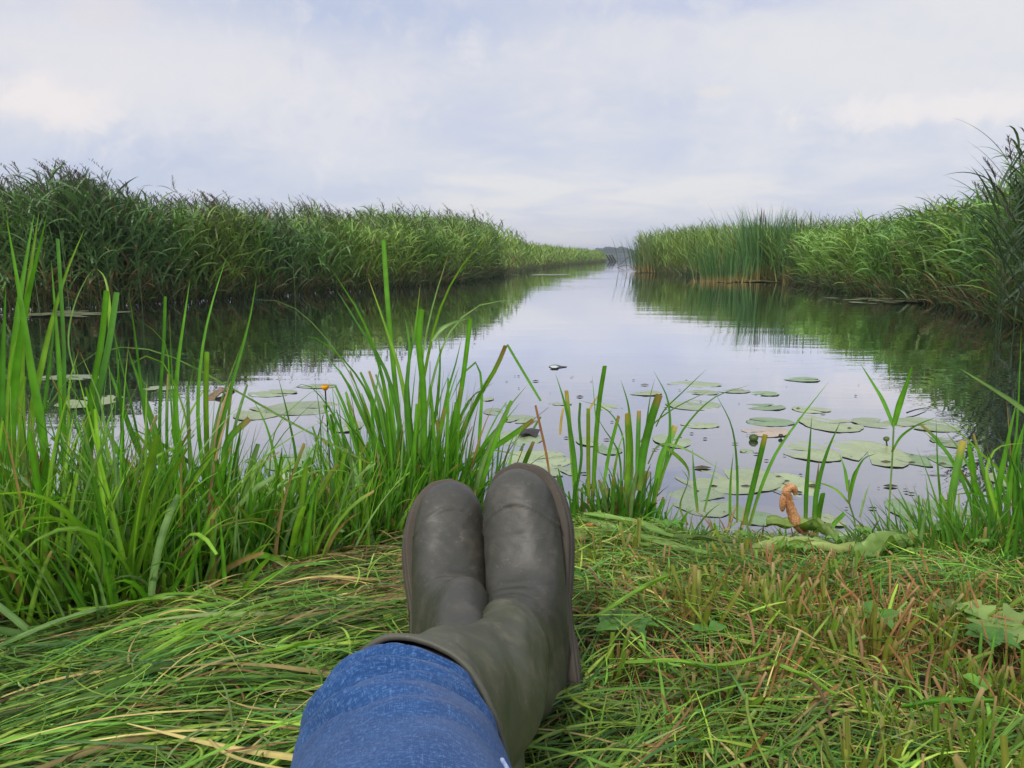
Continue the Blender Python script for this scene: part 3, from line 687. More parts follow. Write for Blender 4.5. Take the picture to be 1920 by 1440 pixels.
# upper (crossing) boot
B2 = dict(heel=(.046, .850, .170), T=(-.034, .120, .262), N=(-.29, -.88, .40), A=(-.25, -.92, .29))
B1 = dict(heel=(-.086, .848, .160), T=(-.004, .176, .232), N=(.26, -.84, .50), A=(.05, -.98, -.06))
c2, V2, a2 = boot(PERSON, **B2, label='boot crossed over the other, instep facing up, shaft turned left', seed=3)
c1, V1, a1 = boot(PERSON, **B1, label='boot underneath, sole edge showing on its left', seed=8, rimr=.92, crease=.25, tint_s=.34)

def jeans_tube(path, rad, n=220, m=120, seed=0, bunch=None):
    K = np.concatenate([np.array(path, float), np.zeros((len(path), 3)), np.array(rad, float)[:, None]], 1); G = spline(K, n); C_ = G[:, :3]; r = G[:, 6]
    Tn = unit(np.gradient(C_, axis=0)); upv = np.array([0, .15, 1.]); Sx = unit(np.cross(Tn, upv)); Up = np.cross(Sx, Tn)
    th = np.arange(m) * 2 * np.pi / m; s = np.concatenate([[0], np.cumsum(np.linalg.norm(np.diff(C_, axis=0), axis=1))])[:, None] * np.ones((1, m)); a = (th[None] + np.pi) % (2 * np.pi) - np.pi; a = a * np.ones((n, 1))
    d = np.zeros((n, m)); rs = np.random.default_rng(seed)
    if bunch is not None:
        for k, (s0, am, w0, c_, wd, sl) in enumerate(bunch):
            q = s + sl * (a - c_) + .010 * (a - c_) ** 2 + .003 * np.sin(a * 4 + k)
            d += am * gs(q, s0, w0) * gs(a, c_, wd); d -= am * .8 * gs(q, s0 + w0 * 1.6, w0 * .7) * gs(a, c_, wd)
    d += .0014 * np.sin(s * 38 + a * 3.0 + seed) * np.sin(a * 2.3 + 1) + .0008 * np.sin(s * 90 - a * 6.1) * np.sin(a * 3 + s * 20) + .003 * np.sin(a * 2 + s * 12)
    V = C_[:, None] + (Up[:, None] * np.cos(th)[None, :, None] + Sx[:, None] * np.sin(th)[None, :, None]) * (r[:, None] + d)[..., None]
    return V, s, a
def add_uv(o, s, a, n, m, r=.07):
    uvl = o.data.uv_layers.new(name='UVMap'); vi = np.zeros(len(o.data.loops), np.int32); o.data.loops.foreach_get('vertex_index', vi)
    ss = np.concatenate([s.ravel()]); aa = ((a.ravel() + np.pi) % (2 * np.pi)) * r
    uv = np.stack([aa[np.minimum(vi, len(aa) - 1)], ss[np.minimum(vi, len(ss) - 1)]], 1).astype(np.float32); uvl.data.foreach_set('uv', uv.ravel())
def leg(cb, ax_, knee, hip, seed, bunch, r0=.058, rk=.080):
    i = len(cb) - 1
    rim = cb[i]; inn = cb[i - 30]
    path = [inn, (inn + rim) / 2, rim + np.array([0, 0, .0]), rim + (knee - rim) * .45, knee, knee + (hip - knee) * .10 + np.array([0, 0, -.004]), knee + (hip - knee) * .5, hip]
    rad = [.040, r0 * .92, r0 * 1.01, .5 * (r0 + rk) + .002, rk, rk + .003, .092, .112]
    return jeans_tube(path, rad, seed=seed, bunch=bunch)
LEG2 = leg(c2, a2, np.array([-.052, .270, .425]), np.array([-.12, -.13, .27]), 2,
        [(.096, .0085, .0058, .1, 1.2, .008), (.112, .0035, .0045, -.6, .7, -.015), (.122, .0085, .0068, .4, 1.0, .014), (.140, .0035, .0050, -.5, .6, -.02), (.154, .0055, .007, .5, .6, .03), (.19, .0018, .012, -.3, .6, .0)], r0=.068, rk=.071)
LEG1 = leg(c1, a1, np.array([.075, .30, .255]), np.array([.14, -.13, .27]), 5, [(.2, .006, .012, 0, 1.3, .01)], r0=.058, rk=.078)
mbj = MB()
for (V, s, a), nm_ in ((LEG2, 'upper'), (LEG1, 'lower')):
    mbj.grid(V, np.array([1, 1, 1.]), True)
# seat of the trousers joining both legs behind the camera
sh = np.array([[-.13, -.13, .30], [-.10, -.20, .29], [0, -.24, .29], [.10, -.20, .28], [.14, -.13, .27]])
V, s, a = jeans_tube([np.array([-.19, -.19, .29]), np.array([-.10, -.21, .29]), np.array([0, -.22, .29]), np.array([.10, -.21, .285]), np.array([.19, -.19, .28])], [.085, .12, .125, .12, .085], n=40)
mbj.grid(V, np.array([1, 1, 1.]), True); mbj.fan(V[0][::-1], V[0].mean(0), np.array([1, 1, 1.])); mbj.fan(V[-1], V[-1].mean(0), np.array([1, 1, 1.]))
J = mbj.build('jeans', M_denim, PERSON)
sall = np.concatenate([LEG2[1].ravel(), LEG1[1].ravel(), s.ravel()]); aall = np.concatenate([LEG2[2].ravel(), LEG1[2].ravel(), a.ravel()])
sall = np.pad(sall, (0, 4000)); aall = np.pad(aall, (0, 4000)); add_uv(J, sall, aall, 0, 0)
# outer seam of the upper leg: a raised ridge of pale thread
V, s, a = LEG2; col_i = 102
mb = MB(); pr = V[60:200, col_i] ; cen = V[60:200].mean(1); o_ = unit(pr - cen); mb.tubes((pr + o_ * .0008)[None], np.full((1, 140), .0016), np.full((1, 140, 3), 1.), 6)
M_thread = simple('seam_thread', (.20, .28, .50), (.42, .48, .62), 300, .9, .5, .001); mb.build('seam', M_thread, J)

# ------------------------------------------------------------------ foreground blades
G1 = np.array([.105, .285, .020]); G2 = np.array([.070, .205, .020]); G3 = np.array([.18, .34, .030]); GP = np.array([.19, .32, .10]); YT = np.array([.42, .30, .05]); BT = np.array([.30, .18, .06])
def cr(pts, k):
    K = np.asarray(pts, float); K6 = np.concatenate([K, np.zeros((len(K), 6 - K.shape[1]))], 1); return spline(K6, k)[:, :K.shape[1]]
def traced(mb, pts, wpx, Y, col, tip=None, cut=False, k=14, dY=.0, bow=.04):
    """a blade seen in the photo: base first, tip last, standing at distance Y, bowing a little in depth"""
    sdv = random.choice((-1, 1)); L = len(pts)
    P = np.array([atY(px, py, Y + dY * i / (L - 1) + sdv * bow * (i / (L - 1)) ** 1.5) for i, (px, py) in enumerate(pts)])
    P = cr(P, k); T = unit(np.gradient(P, axis=0)); sc = np.linalg.norm(P.mean(0) - np.array([0, 0, CZ])) / F
    view = unit(P - np.array([0, 0, CZ])); a = random.uniform(-.75, .75)
    s0 = unit(np.cross(T, np.array([math.sin(a), math.cos(a), .1]))); nn = unit(np.cross(s0, T))
    t = np.linspace(0, 1, k); wd = np.full(k, wpx / 2 * sc) * (leafw(k, .75, .35, .04) if not cut else np.interp(t, [0, .3, .9, 1], [.8, 1, .95, .85]))
    C = np.array(col)[None] * np.ones((k, 1)) * random.uniform(.85, 1.15); C = C * (1 + .1 * np.sin(t * 7 + a))[:, None]
    C = lerp(np.array([.20, .24, .06]), C, np.clip(t * 5, 0, 1)[:, None]) if pts[0][1] > 840 else C
    if tip is not None: C = lerp(C, np.array(tip)[None], np.clip((t - (.86 if cut else .9)) * 9, 0, 1)[:, None])
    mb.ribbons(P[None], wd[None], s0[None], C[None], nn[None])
def tuft(mb, x, y, n, H, spread, col, lw=.0042, bend=(.1, 1.2), lean=.28, biasx=0.0, k=10, cutp=.25, tipb=.25, z=None, dryp=.06, pale=.1):
    b = np.stack([x + rng.normal(0, spread, n), y + rng.normal(0, spread * .7, n)], 1)
    zz = np.maximum(height(b), -.02) - .01; b = np.concatenate([b, zz[:, None]], 1)
    az = np.arctan2((b[:, 1] - y), (b[:, 0] - x)) + U(-1.2, 1.2, n); az = np.arctan2(np.sin(az), np.cos(az) + biasx)
    P, sd, nm = arcs(b, az, U(0, lean, n), U(*bend, n) * U(0, 1, n) ** .7, H * U(.45, 1.05, n), k, 1.9)
    sd, n2 = twist(sd, nm, U(-1.4, 1.4, n)[:, None] + np.linspace(0, 1, k)[None] * U(-.8, .8, n)[:, None])
    cut = U(0, 1, n) < cutp; t = np.linspace(0, 1, k)
    Wd = np.where(cut[:, None], np.interp(t, [0, .3, .95, 1], [.8, 1, .9, .6])[None], leafw(k, .7, .3)[None]) * lw * U(.55, 1.25, n)[:, None]
    c = col * U(.65, 1.3, n)[:, None]; pl = U(0, 1, n) < pale; c = np.where(pl[:, None], GP * U(.7, 1.1, n)[:, None], c); dr = U(0, 1, n) < dryp; c = np.where(dr[:, None], np.array([.30, .20, .08]) * U(.6, 1.2, n)[:, None], c)
    C = lerp(np.array([.19, .25, .05]), c[:, None], np.clip(t * 4 + .1, 0, 1)[None, :, None])
    tb = (U(0, 1, n) < tipb)[:, None, None]; C = np.where(tb, lerp(C, BT, np.clip((t - .88) * 8, 0, 1)[None, :, None]), C)
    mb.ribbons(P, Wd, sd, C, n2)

def clump(name, label, Y, bx, traces, tufts, cat='sedge', grp=None, mat=None, deadn=14, dY=0):
    """a tussock: traced leaves + filler leaves + dead sheaths at its foot"""
    x0 = (bx - 960) / F * Y * 1.0; z0 = max(gz(x0, Y), 0.0); loc = np.array([x0, Y, z0])
    root = empty(name, loc); tag(root, label, cat, grp)
    mb = MB()
    for tr in traces:
        pts, wpx, col = tr[0], tr[1], tr[2]; tip = tr[3] if len(tr) > 3 else None; cut = tr[4] if len(tr) > 4 else False; yy = tr[5] if len(tr) > 5 else Y + random.uniform(-.08, .08)
        traced(mb, pts, wpx, yy, col, tip, cut)
    for tf in tufts: tuft(mb, *tf[0], **(tf[1] if len(tf) > 1 else {}))
    o = mb.build('leaves', mat or M_leaf, root, loc); o.location = (0, 0, 0)
    if deadn:
        mb = MB(); n = deadn; b = np.stack([x0 + rng.normal(0, .035, n), Y + rng.normal(0, .03, n), np.full(n, z0 - .01)], 1)
        P, sd, nm = arcs(b, U(0, 6.28, n), U(.1, .8, n), U(.2, 1.4, n), U(.06, .18, n), 6); mb.ribbons(P, leafw(6)[None] * .005 * np.ones((n, 1)), sd, (np.array([.27, .17, .08]) * U(.4, 1.2, n)[:, None])[:, None] * np.ones((1, 6, 1)), nm)
        o = mb.build('dead_sheaths', M_dry, root, loc); o.location = (0, 0, 0)
    return root
def X(px, Y): return (px - 960) / F * (Y * cP + (CZ - .05) * sP)

# --- far left clump
clump('sedge_clump', 'wide bladed sedge clump with three tall upright leaves at the far left', 1.50, 60, [
    ([(95, 960), (78, 800), (60, 700), (40, 570), (13, 413)], 24, G1), ([(30, 950), (20, 760), (32, 600), (50, 480), (64, 402)], 15, G1), ([(45, 900), (38, 690), (50, 560), (62, 470), (73, 398)], 13, G3),
    ([(20, 900), (28, 720), (50, 570), (70, 480), (88, 403)], 13, G1), ([(50, 900), (62, 760), (75, 700), (98, 600), (125, 510), (158, 430)], 10, G3), ([(118, 960), (120, 780), (120, 660), (115, 560), (108, 448)], 15, G2, None, True),
    ([(125, 940), (118, 800), (112, 700), (104, 590), (96, 488)], 10, G1), ([(-4, 980), (3, 760), (6, 650), (11, 536)], 14, G2), ([(20, 960), (15, 800), (17, 700), (28, 640), (62, 575)], 8, G3, YT),
    ([(-20, 1010), (-15, 800), (-8, 690), (-3, 600)], 18, G2), ([(110, 980), (128, 800), (130, 720), (148, 655)], 9, G3, BT), ([(40, 1000), (45, 900), (75, 790), (135, 700)], 7, GP)],
    [((-.96, 1.45, 110, .48, .09, G1), dict(lw=.007, lean=.3)), ((-1.08, 1.45, 90, .52, .08, G2), dict(lw=.006, lean=.25)), ((-.92, 1.38, 80, .36, .10, G3), dict(lw=.004, bend=(.4, 1.8)))])
# --- upright cut leaves at x ~ 200
clump('sedge_clump', 'sedge clump with a broad cut leaf and a folded leaf, second from the left', 1.56, 190, [
    ([(160, 1000), (165, 880), (185, 740), (205, 640), (219, 548)], 17, G2, None, True), ([(150, 990), (158, 860), (172, 740), (190, 640), (200, 545)], 10, G1, None, True), ([(232, 900), (228, 780), (222, 700), (215, 620)], 8, G2),
    ([(140, 700), (128, 640), (140, 570), (168, 512), (182, 504)], 3, GP), ([(205, 620), (204, 560), (196, 520), (182, 504)], 6, G3, YT), ([(75, 830), (88, 720), (98, 640), (104, 560)], 6, G2),
    ([(290, 880), (275, 800), (262, 700), (252, 620), (242, 550)], 6, G2), ([(225, 1010), (205, 900), (190, 760), (150, 660)], 7, GP, YT)],
    [((-.86, 1.50, 100, .38, .09, G2), dict(lw=.006, lean=.3)), ((-.78, 1.42, 100, .30, .10, G1), dict(lw=.0045, bend=(.4, 1.9)))])
# --- bright iris like fan
clump('sedge_clump', 'bright fan of broad pointed leaves rising before the dark water, left of the big tussock', 1.56, 360, [
    ([(375, 1010), (345, 880), (330, 780), (333, 690), (345, 600), (356, 525)], 17, G1), ([(410, 1020), (385, 900), (371, 780), (380, 650), (400, 560), (424, 484)], 15, G1), ([(400, 960), (405, 850), (430, 740), (455, 650), (472, 580), (481, 520)], 11, G2),
    ([(350, 1010), (310, 880), (285, 790), (262, 720), (240, 655)], 16, G1), ([(340, 1030), (290, 900), (250, 820), (222, 740), (196, 668)], 15, G2), ([(395, 1010), (365, 900), (350, 790), (325, 715), (298, 672), (268, 668), (243, 684)], 11, G3),
    ([(360, 960), (330, 850), (318, 720), (308, 640), (258, 598)], 6, G1), ([(300, 900), (300, 760), (307, 640), (310, 556)], 7, G2, None, True), ([(390, 980), (388, 850), (386, 740), (388, 660)], 9, G3, None, True),
    ([(430, 1010), (420, 900), (425, 830), (468, 785)], 12, G1, BT, True), ([(330, 1030), (280, 930), (255, 800), (208, 600), (205, 585)], 8, G2), ([(420, 1000), (395, 880), (410, 770), (455, 640)], 6, GP),
    ([(700, 872), (560, 800), (420, 720), (330, 672), (260, 652), (190, 657), (140, 690)], 5, GP), ([(450, 1010), (460, 920), (482, 870), (470, 860), (455, 868)], 12, GP), ([(495, 940), (488, 900), (478, 872), (458, 866)], 15, GP),
    ([(410, 1030), (400, 960), (390, 900), (300, 830), (240, 800)], 10, G2), ([(445, 1010), (438, 940), (440, 880), (452, 800)], 16, G2)],
    [((-.665, 1.52, 150, .38, .085, G1), dict(lw=.0075, lean=.28, bend=(.1, .8))), ((-.60, 1.50, 70, .30, .07, G2), dict(lw=.006, lean=.3)), ((-.70, 1.42, 90, .28, .10, G3), dict(lw=.005, bend=(.5, 1.9)))])
clump('sedge_clump', 'low dense grass with a yellow bud between the bright fan and the big tussock', 1.66, 560, [
    ([(600, 1000), (602, 850), (600, 780), (590, 710)], 5, G2), ([(560, 1000), (555, 860), (540, 780), (520, 700)], 6, G2), ([(625, 1000), (630, 860), (628, 780), (622, 720)], 6, G1), ([(545, 1000), (520, 880), (500, 800), (470, 740)], 7, G1),
    ([(640, 990), (650, 880), (640, 800), (633, 740)], 8, G2), ([(500, 1010), (505, 890), (520, 800), (590, 730), (605, 733)], 4, G3)],
    [((-.47, 1.64, 230, .30, .085, G1), dict(lw=.0042, lean=.25, bend=(.1, 1.1))), ((-.36, 1.72, 130, .25, .06, G2), dict(lw=.004, lean=.25)), ((-.55, 1.6, 90, .22, .06, G1), dict(lw=.004, bend=(.2, 1.4)))])
# --- the big central tussock
clump('sedge_tussock', 'big tall sedge tussock standing behind the left boot', 1.86, 770, [
    ([(765, 1000), (755, 860), (745, 760), (735, 660), (727, 570), (719, 450)], 10, G1, None, True), ([(780, 960), (782, 800), (800, 680), (825, 580), (865, 500), (928, 430)], 9, G3, YT), ([(790, 940), (786, 760), (795, 650), (815, 560), (843, 470)], 6, GP, BT),
    ([(750, 960), (735, 820), (715, 700), (680, 600), (622, 505)], 11, G1), ([(775, 960), (770, 820), (750, 700), (722, 610), (690, 520)], 10, G3, YT), ([(790, 930), (770, 800), (764, 700), (778, 620), (788, 533)], 11, G1, BT),
    ([(800, 950), (795, 820), (812, 710), (845, 620), (900, 572), (975, 562)], 6, GP), ([(830, 940), (850, 820), (868, 710), (882, 598)], 9, G1, None, True), ([(810, 640), (830, 615), (858, 602), (882, 597)], 7, GP),
    ([(820, 960), (840, 880), (870, 800), (900, 740), (930, 690), (948, 648)], 10, G3, BT, True), ([(800, 960), (820, 850), (838, 740), (855, 680), (866, 632)], 8, G1, YT), ([(740, 960), (720, 850), (690, 740), (640, 670), (585, 630), (560, 628)], 9, G1),
    ([(730, 940), (700, 800), (650, 690), (590, 610), (535, 568), (478, 562)], 3.5, GP), ([(855, 930), (880, 870), (940, 830), (1000, 788)], 11, G1, BT, True), ([(850, 940), (880, 880), (930, 810), (975, 755)], 6, G1), ([(840, 940), (845, 840), (880, 750), (925, 718)], 7, G2),
    ([(893, 900), (900, 800), (903, 720), (893, 680), (870, 700), (840, 760)], 8, G1), ([(760, 960), (752, 820), (725, 700), (660, 590), (632, 545)], 10, G2), ([(790, 960), (795, 840), (793, 720), (785, 640), (790, 580)], 13, G1, None, True),
    ([(770, 960), (768, 850), (762, 740), (768, 650), (758, 590)], 15, G2), ([(745, 960), (715, 860), (680, 780), (640, 700), (600, 660)], 10, G2), ([(805, 950), (800, 850), (818, 770), (825, 650), (812, 610)], 9, G1, YT),
    ([(850, 960), (870, 880), (895, 845), (960, 850), (985, 862)], 5, G3), ([(700, 960), (690, 870), (700, 780), (710, 700), (718, 650)], 9, G1), ([(660, 960), (690, 900), (770, 860), (850, 842)], 6, G3), ([(810, 876), (740, 868), (690, 862), (662, 850)], 6, GP),
    ([(720, 960), (660, 850), (620, 770), (575, 720), (545, 732)], 5, G2), ([(780, 960), (840, 900), (900, 850), (938, 790), (950, 770)], 5, G1), ([(735, 960), (700, 830), (655, 720), (625, 690)], 7, G3)],
    [((-.235, 1.84, 240, .47, .07, G1), dict(lw=.0055, lean=.26, bend=(.1, .9))), ((-.30, 1.82, 140, .34, .07, G2), dict(lw=.0048, lean=.35)), ((-.14, 1.86, 110, .32, .06, G2), dict(lw=.005, lean=.35)), ((-.24, 1.80, 70, .30, .08, G1), dict(lw=.0035, bend=(.6, 2.0)))], deadn=40)
clump('horsetail_tuft', 'feathery pale green tuft between the tussock and the right boot', 1.74, 925, [], [((-.05, 1.74, 260, .15, .035, np.array([.15, .30, .04])), dict(lw=.0011, lean=.8, bend=(.1, .9), k=5, dryp=0)), ((.0, 1.78, 150, .14, .03, np.array([.17, .32, .05])), dict(lw=.0010, lean=.8, k=5, dryp=0))], 'grass', deadn=0)
# --- small tussock right of the boots
clump('sedge_tussock', 'small sedge tussock with brown cut tips, right behind the right boot', 1.80, 1150, [
    ([(1082, 960), (1078, 880), (1070, 810), (1057, 750), (1042, 702)], 11, G2), ([(1080, 950), (1075, 880), (1068, 800), (1062, 732)], 10, G3, YT, True), ([(1072, 960), (1090, 860), (1086, 790), (1088, 755)], 7, G2, None, True), ([(1050, 815), (1052, 790), (1056, 765)], 6, YT, None, True),
    ([(1104, 945), (1103, 850), (1103, 766)], 8, np.array([.20, .28, .03]), None, True), ([(1112, 930), (1117, 830), (1124, 750), (1134, 686)], 10, G1, None, True), ([(1122, 850), (1115, 760), (1110, 700)], 3, G1),
    ([(1130, 920), (1142, 850), (1152, 810), (1160, 780)], 7, G1, BT, True), ([(1172, 938), (1178, 860), (1176, 775)], 12, G3, YT, True), ([(1185, 900), (1184, 830), (1178, 760), (1164, 712)], 7, G1), ([(1195, 920), (1196, 840), (1198, 770)], 9, G2, BT, True),
    ([(1198, 920), (1206, 850), (1220, 790), (1236, 740)], 15, G2, BT, True), ([(1205, 900), (1212, 800), (1220, 740), (1228, 710)], 5, G2), ([(1240, 900), (1255, 830), (1252, 750), (1226, 696)], 6, G2), ([(1228, 930), (1240, 860), (1258, 820), (1266, 798)], 12, G1, YT, True),
    ([(1235, 920), (1250, 870), (1285, 800), (1340, 745), (1406, 722)], 5, G1, YT), ([(1200, 830), (1220, 800), (1265, 765), (1332, 732)], 5, G3, YT), ([(1170, 900), (1168, 820), (1140, 770), (1085, 750)], 4, G2), ([(1100, 780), (1110, 760), (1130, 730)], 4, YT),
    ([(1230, 800), (1245, 770), (1280, 735), (1325, 692)], 4, G1), ([(1145, 930), (1160, 840), (1175, 800)], 6, G3), ([(1250, 840), (1275, 860), (1290, 880), (1292, 905)], 7, G3, YT), ([(1165, 935), (1160, 850), (1130, 800), (1118, 778)], 4, G2), ([(1215, 870), (1235, 835), (1275, 838), (1350, 880)], 5, GP)],
    [((.17, 1.80, 60, .15, .035, G2), dict(lw=.005, lean=.15, cutp=.7)), ((.27, 1.79, 130, .21, .05, G2), dict(lw=.0058, lean=.2, cutp=.6, tipb=.4)), ((.25, 1.76, 60, .07, .06, np.array([.20, .12, .06])), dict(lw=.005, lean=.9, cutp=.8)), ((.34, 1.78, 60, .18, .04, G1), dict(lw=.004, lean=.35))], deadn=130)
clump('grass_tuft', 'thin upright grass blades on the bank edge before the largest lily pads', 1.74, 1390, [
    ([(1382, 980), (1382, 880), (1372, 800), (1342, 738)], 5, G2), ([(1395, 985), (1410, 920), (1422, 870), (1435, 815)], 10, G2, YT, True), ([(1405, 985), (1425, 920), (1455, 850), (1500, 785), (1553, 717)], 6, G1), ([(1308, 960), (1302, 900), (1298, 840)], 6, G2), ([(1320, 960), (1335, 900), (1345, 862)], 4, G2),
    ([(1368, 980), (1370, 900), (1375, 850)], 5, G1), ([(1290, 985), (1275, 950), (1290, 900), (1278, 880)], 5, G3)],
    [((.40, 1.72, 40, .11, .04, G2), dict(lw=.004)), ((.50, 1.70, 60, .12, .05, G1), dict(lw=.004, lean=.4))], 'grass')
clump('sedge_tuft', 'cluster of stiff leaves with cut tips beside the orange root', 1.70, 1520, [
    ([(1510, 1000), (1512, 920), (1517, 850), (1522, 782)], 9, G2), ([(1528, 1000), (1530, 930), (1550, 850), (1576, 790)], 9, G2), ([(1530, 1005), (1536, 960), (1543, 925)], 10, G1, None, True), ([(1524, 990), (1530, 920), (1536, 862)], 7, np.array([.25, .17, .10]), BT), ([(1548, 1015), (1562, 985), (1584, 962)], 8, G1, None, True)],
    [((.64, 1.70, 14, .10, .02, G1), dict(lw=.005, lean=.3))])
clump('reed_seedling', 'slender reed shoot with two leaves in a wide V above the lily pads', 1.68, 1668, [
    ([(1664, 1045), (1668, 940), (1673, 860), (1676, 792)], 4.5, GP, None, True), ([(1676, 800), (1655, 750), (1636, 718), (1612, 680)], 11, G1), ([(1676, 798), (1686, 760), (1700, 720), (1711, 684)], 11, G1), ([(1672, 848), (1690, 818), (1720, 797), (1756, 782)], 6, G1)], [], 'reed', deadn=3)
clump('reed_seedling', 'short branching reed shoot left of the tall V shaped one', 1.68, 1603, [
    ([(1604, 1030), (1603, 980), (1592, 940), (1592, 900)], 5, GP, None, True), ([(1592, 940), (1602, 895), (1620, 860), (1645, 850)], 6, G1), ([(1590, 922), (1584, 880), (1574, 852)], 6, G1), ([(1592, 935), (1600, 890), (1614, 868)], 5, G1), ([(1593, 945), (1570, 920), (1545, 908), (1510, 902)], 4, G3), ([(1612, 970), (1622, 930), (1632, 905)], 4, GP)],
    [((.72, 1.66, 18, .07, .02, G1), dict(lw=.003))], 'reed', deadn=8)
clump('sedge_tuft', 'two narrow leaves crossing under a bent tip, right of the V shoot', 1.62, 1765, [
    ([(1766, 1065), (1764, 950), (1758, 870), (1755, 784)], 10, G1), ([(1768, 1062), (1778, 980), (1790, 900), (1806, 826)], 12, G1, YT, True), ([(1920, 970), (1880, 890), (1840, 850), (1800, 812), (1756, 783)], 5, G3, YT), ([(1750, 1070), (1755, 1040), (1752, 1015)], 12, G3, None, True)],
    [((.86, 1.6, 26, .07, .03, G3), dict(lw=.006, lean=.15, cutp=.9))])
clump('sedge_clump', 'leaning sedge clump at the right frame edge with wide folded leaf', 1.55, 1885, [
    ([(1865, 1040), (1870, 930), (1885, 850), (1906, 752)], 15, G1), ([(1880, 1040), (1890, 940), (1905, 850), (1925, 780)], 14, G1), ([(1960, 810), (1915, 765), (1860, 728), (1798, 690)], 8, GP), ([(1900, 1040), (1890, 900), (1905, 820), (1912, 700), (1915, 612)], 4, G1),
    ([(1925, 1100), (1915, 1000), (1905, 900), (1920, 800)], 18, G2), ([(1880, 1000), (1860, 930), (1850, 880), (1870, 840), (1925, 830)], 6, G3, YT), ([(1930, 960), (1880, 940), (1820, 925), (1775, 930)], 5, G1)],
    [((.98, 1.52, 50, .20, .06, G1), dict(lw=.004, lean=.4)), ((1.06, 1.46, 50, .34, .06, G2), dict(lw=.006, lean=.3))])
clump('willowherb', 'small leafy weed with narrow toothed leaves at the right bank edge', 1.52, 1850, [], [((.93, 1.54, 300, .19, .075, np.array([.09, .22, .03])), dict(lw=.005, lean=.9, bend=(.1, .9), k=6, dryp=0, cutp=0)), ((1.04, 1.52, 240, .21, .07, np.array([.10, .24, .035])), dict(lw=.005, lean=1.0, k=6, dryp=0, cutp=0))], 'weed', deadn=0)
def straw(label, pts, w_, Y, col, z=None):
    b = atY(*pts[0], Y); root = empty('straw', b); tag(root, label, 'straw'); mb = MB(); traced(mb, pts, w_, Y, col, None, True, bow=0); o = mb.build('stalk', M_leaf, root, b); o.location = (0, 0, 0)
straw('single green blade tip slanting over open water right of the tussock', [(1014, 752), (990, 712), (968, 675), (951, 646)], 5, 3.6, G1)
straw('thin orange leaf standing just behind the right boot', [(1032, 900), (1024, 850), (1013, 800), (1004, 760)], 5, 1.80, np.array([.34, .15, .06]))

# --- criss-cross undergrowth of the left belt
mb = MB()
for i in range(290):
    x = U(-1.35, -.26); y = nearedge(x) + U(-.14, .20); tuft(mb, x, y, 9, U(.32, .52) if x < -.60 else U(.22, .34), .03, [G1, G3, G3 * 1.1, GP][rng.integers(4)], lw=U(.003, .0066), lean=.4, bend=(.3, 2.1), dryp=.05, k=11)
for i in range(70):
    x = U(-1.4, -.55); y = nearedge(x) - U(.04, .26); tuft(mb, x, y, 6, U(.2, .34), .03, [G1, G3, GP][rng.integers(3)], lw=.005, lean=.8, bend=(.3, 1.6), dryp=.07, k=10)
for i in range(170):
    x = U(-1.35, -.30); y = nearedge(x) + U(-.08, .22); tuft(mb, x, y, 6, U(.42, .60) if x < -.62 else U(.30, .42), .03, [G1, G1, G3, G2][rng.integers(4)], lw=U(.0022, .0045), lean=.22, bend=(.1, 1.2), dryp=.03, k=11)
tag(mb.build('undergrowth', M_leaf), 'criss crossing sedge leaves filling the left water edge', None, None, 'stuff')

# --- fringe of grass all along the water's edge, and the undergrowth of the left belt: nobody could count it
mb = MB()
for x in np.arange(-1.9, -.05, .035):
    y = nearedge(x) + U(-.10, .10); dn = 1.0 if x < -.6 else .85
    tuft(mb, x + U(-.02, .02), y, int(26 * dn), .17 if x > -.55 else .24, .035, [G1, G2, G3 * .8][rng.integers(3)], lw=.0036, lean=.45, bend=(.2, 1.7), dryp=.14, k=8)
for x in np.arange(.12, 2.4, .04):
    y = nearedge(x) + U(-.10, .09); tuft(mb, x, y, 15, .125 if x < .9 else .17, .04, [G1, G2, G3][rng.integers(3)], lw=.003, lean=.7, bend=(.2, 1.5), dryp=.15, k=6)
for x in np.concatenate([U(-3.4, -1.15, 60), U(1.2, 3.2, 50)]): tuft(mb, x, nearedge(x) + U(-.2, .12), 26, .42, .07, [G1, G2][rng.integers(2)], lw=.006, lean=.35, k=8)
tag(mb.build('grass', M_leaf), 'fringe of grass and short sedge along the near water edge', None, None, 'stuff')

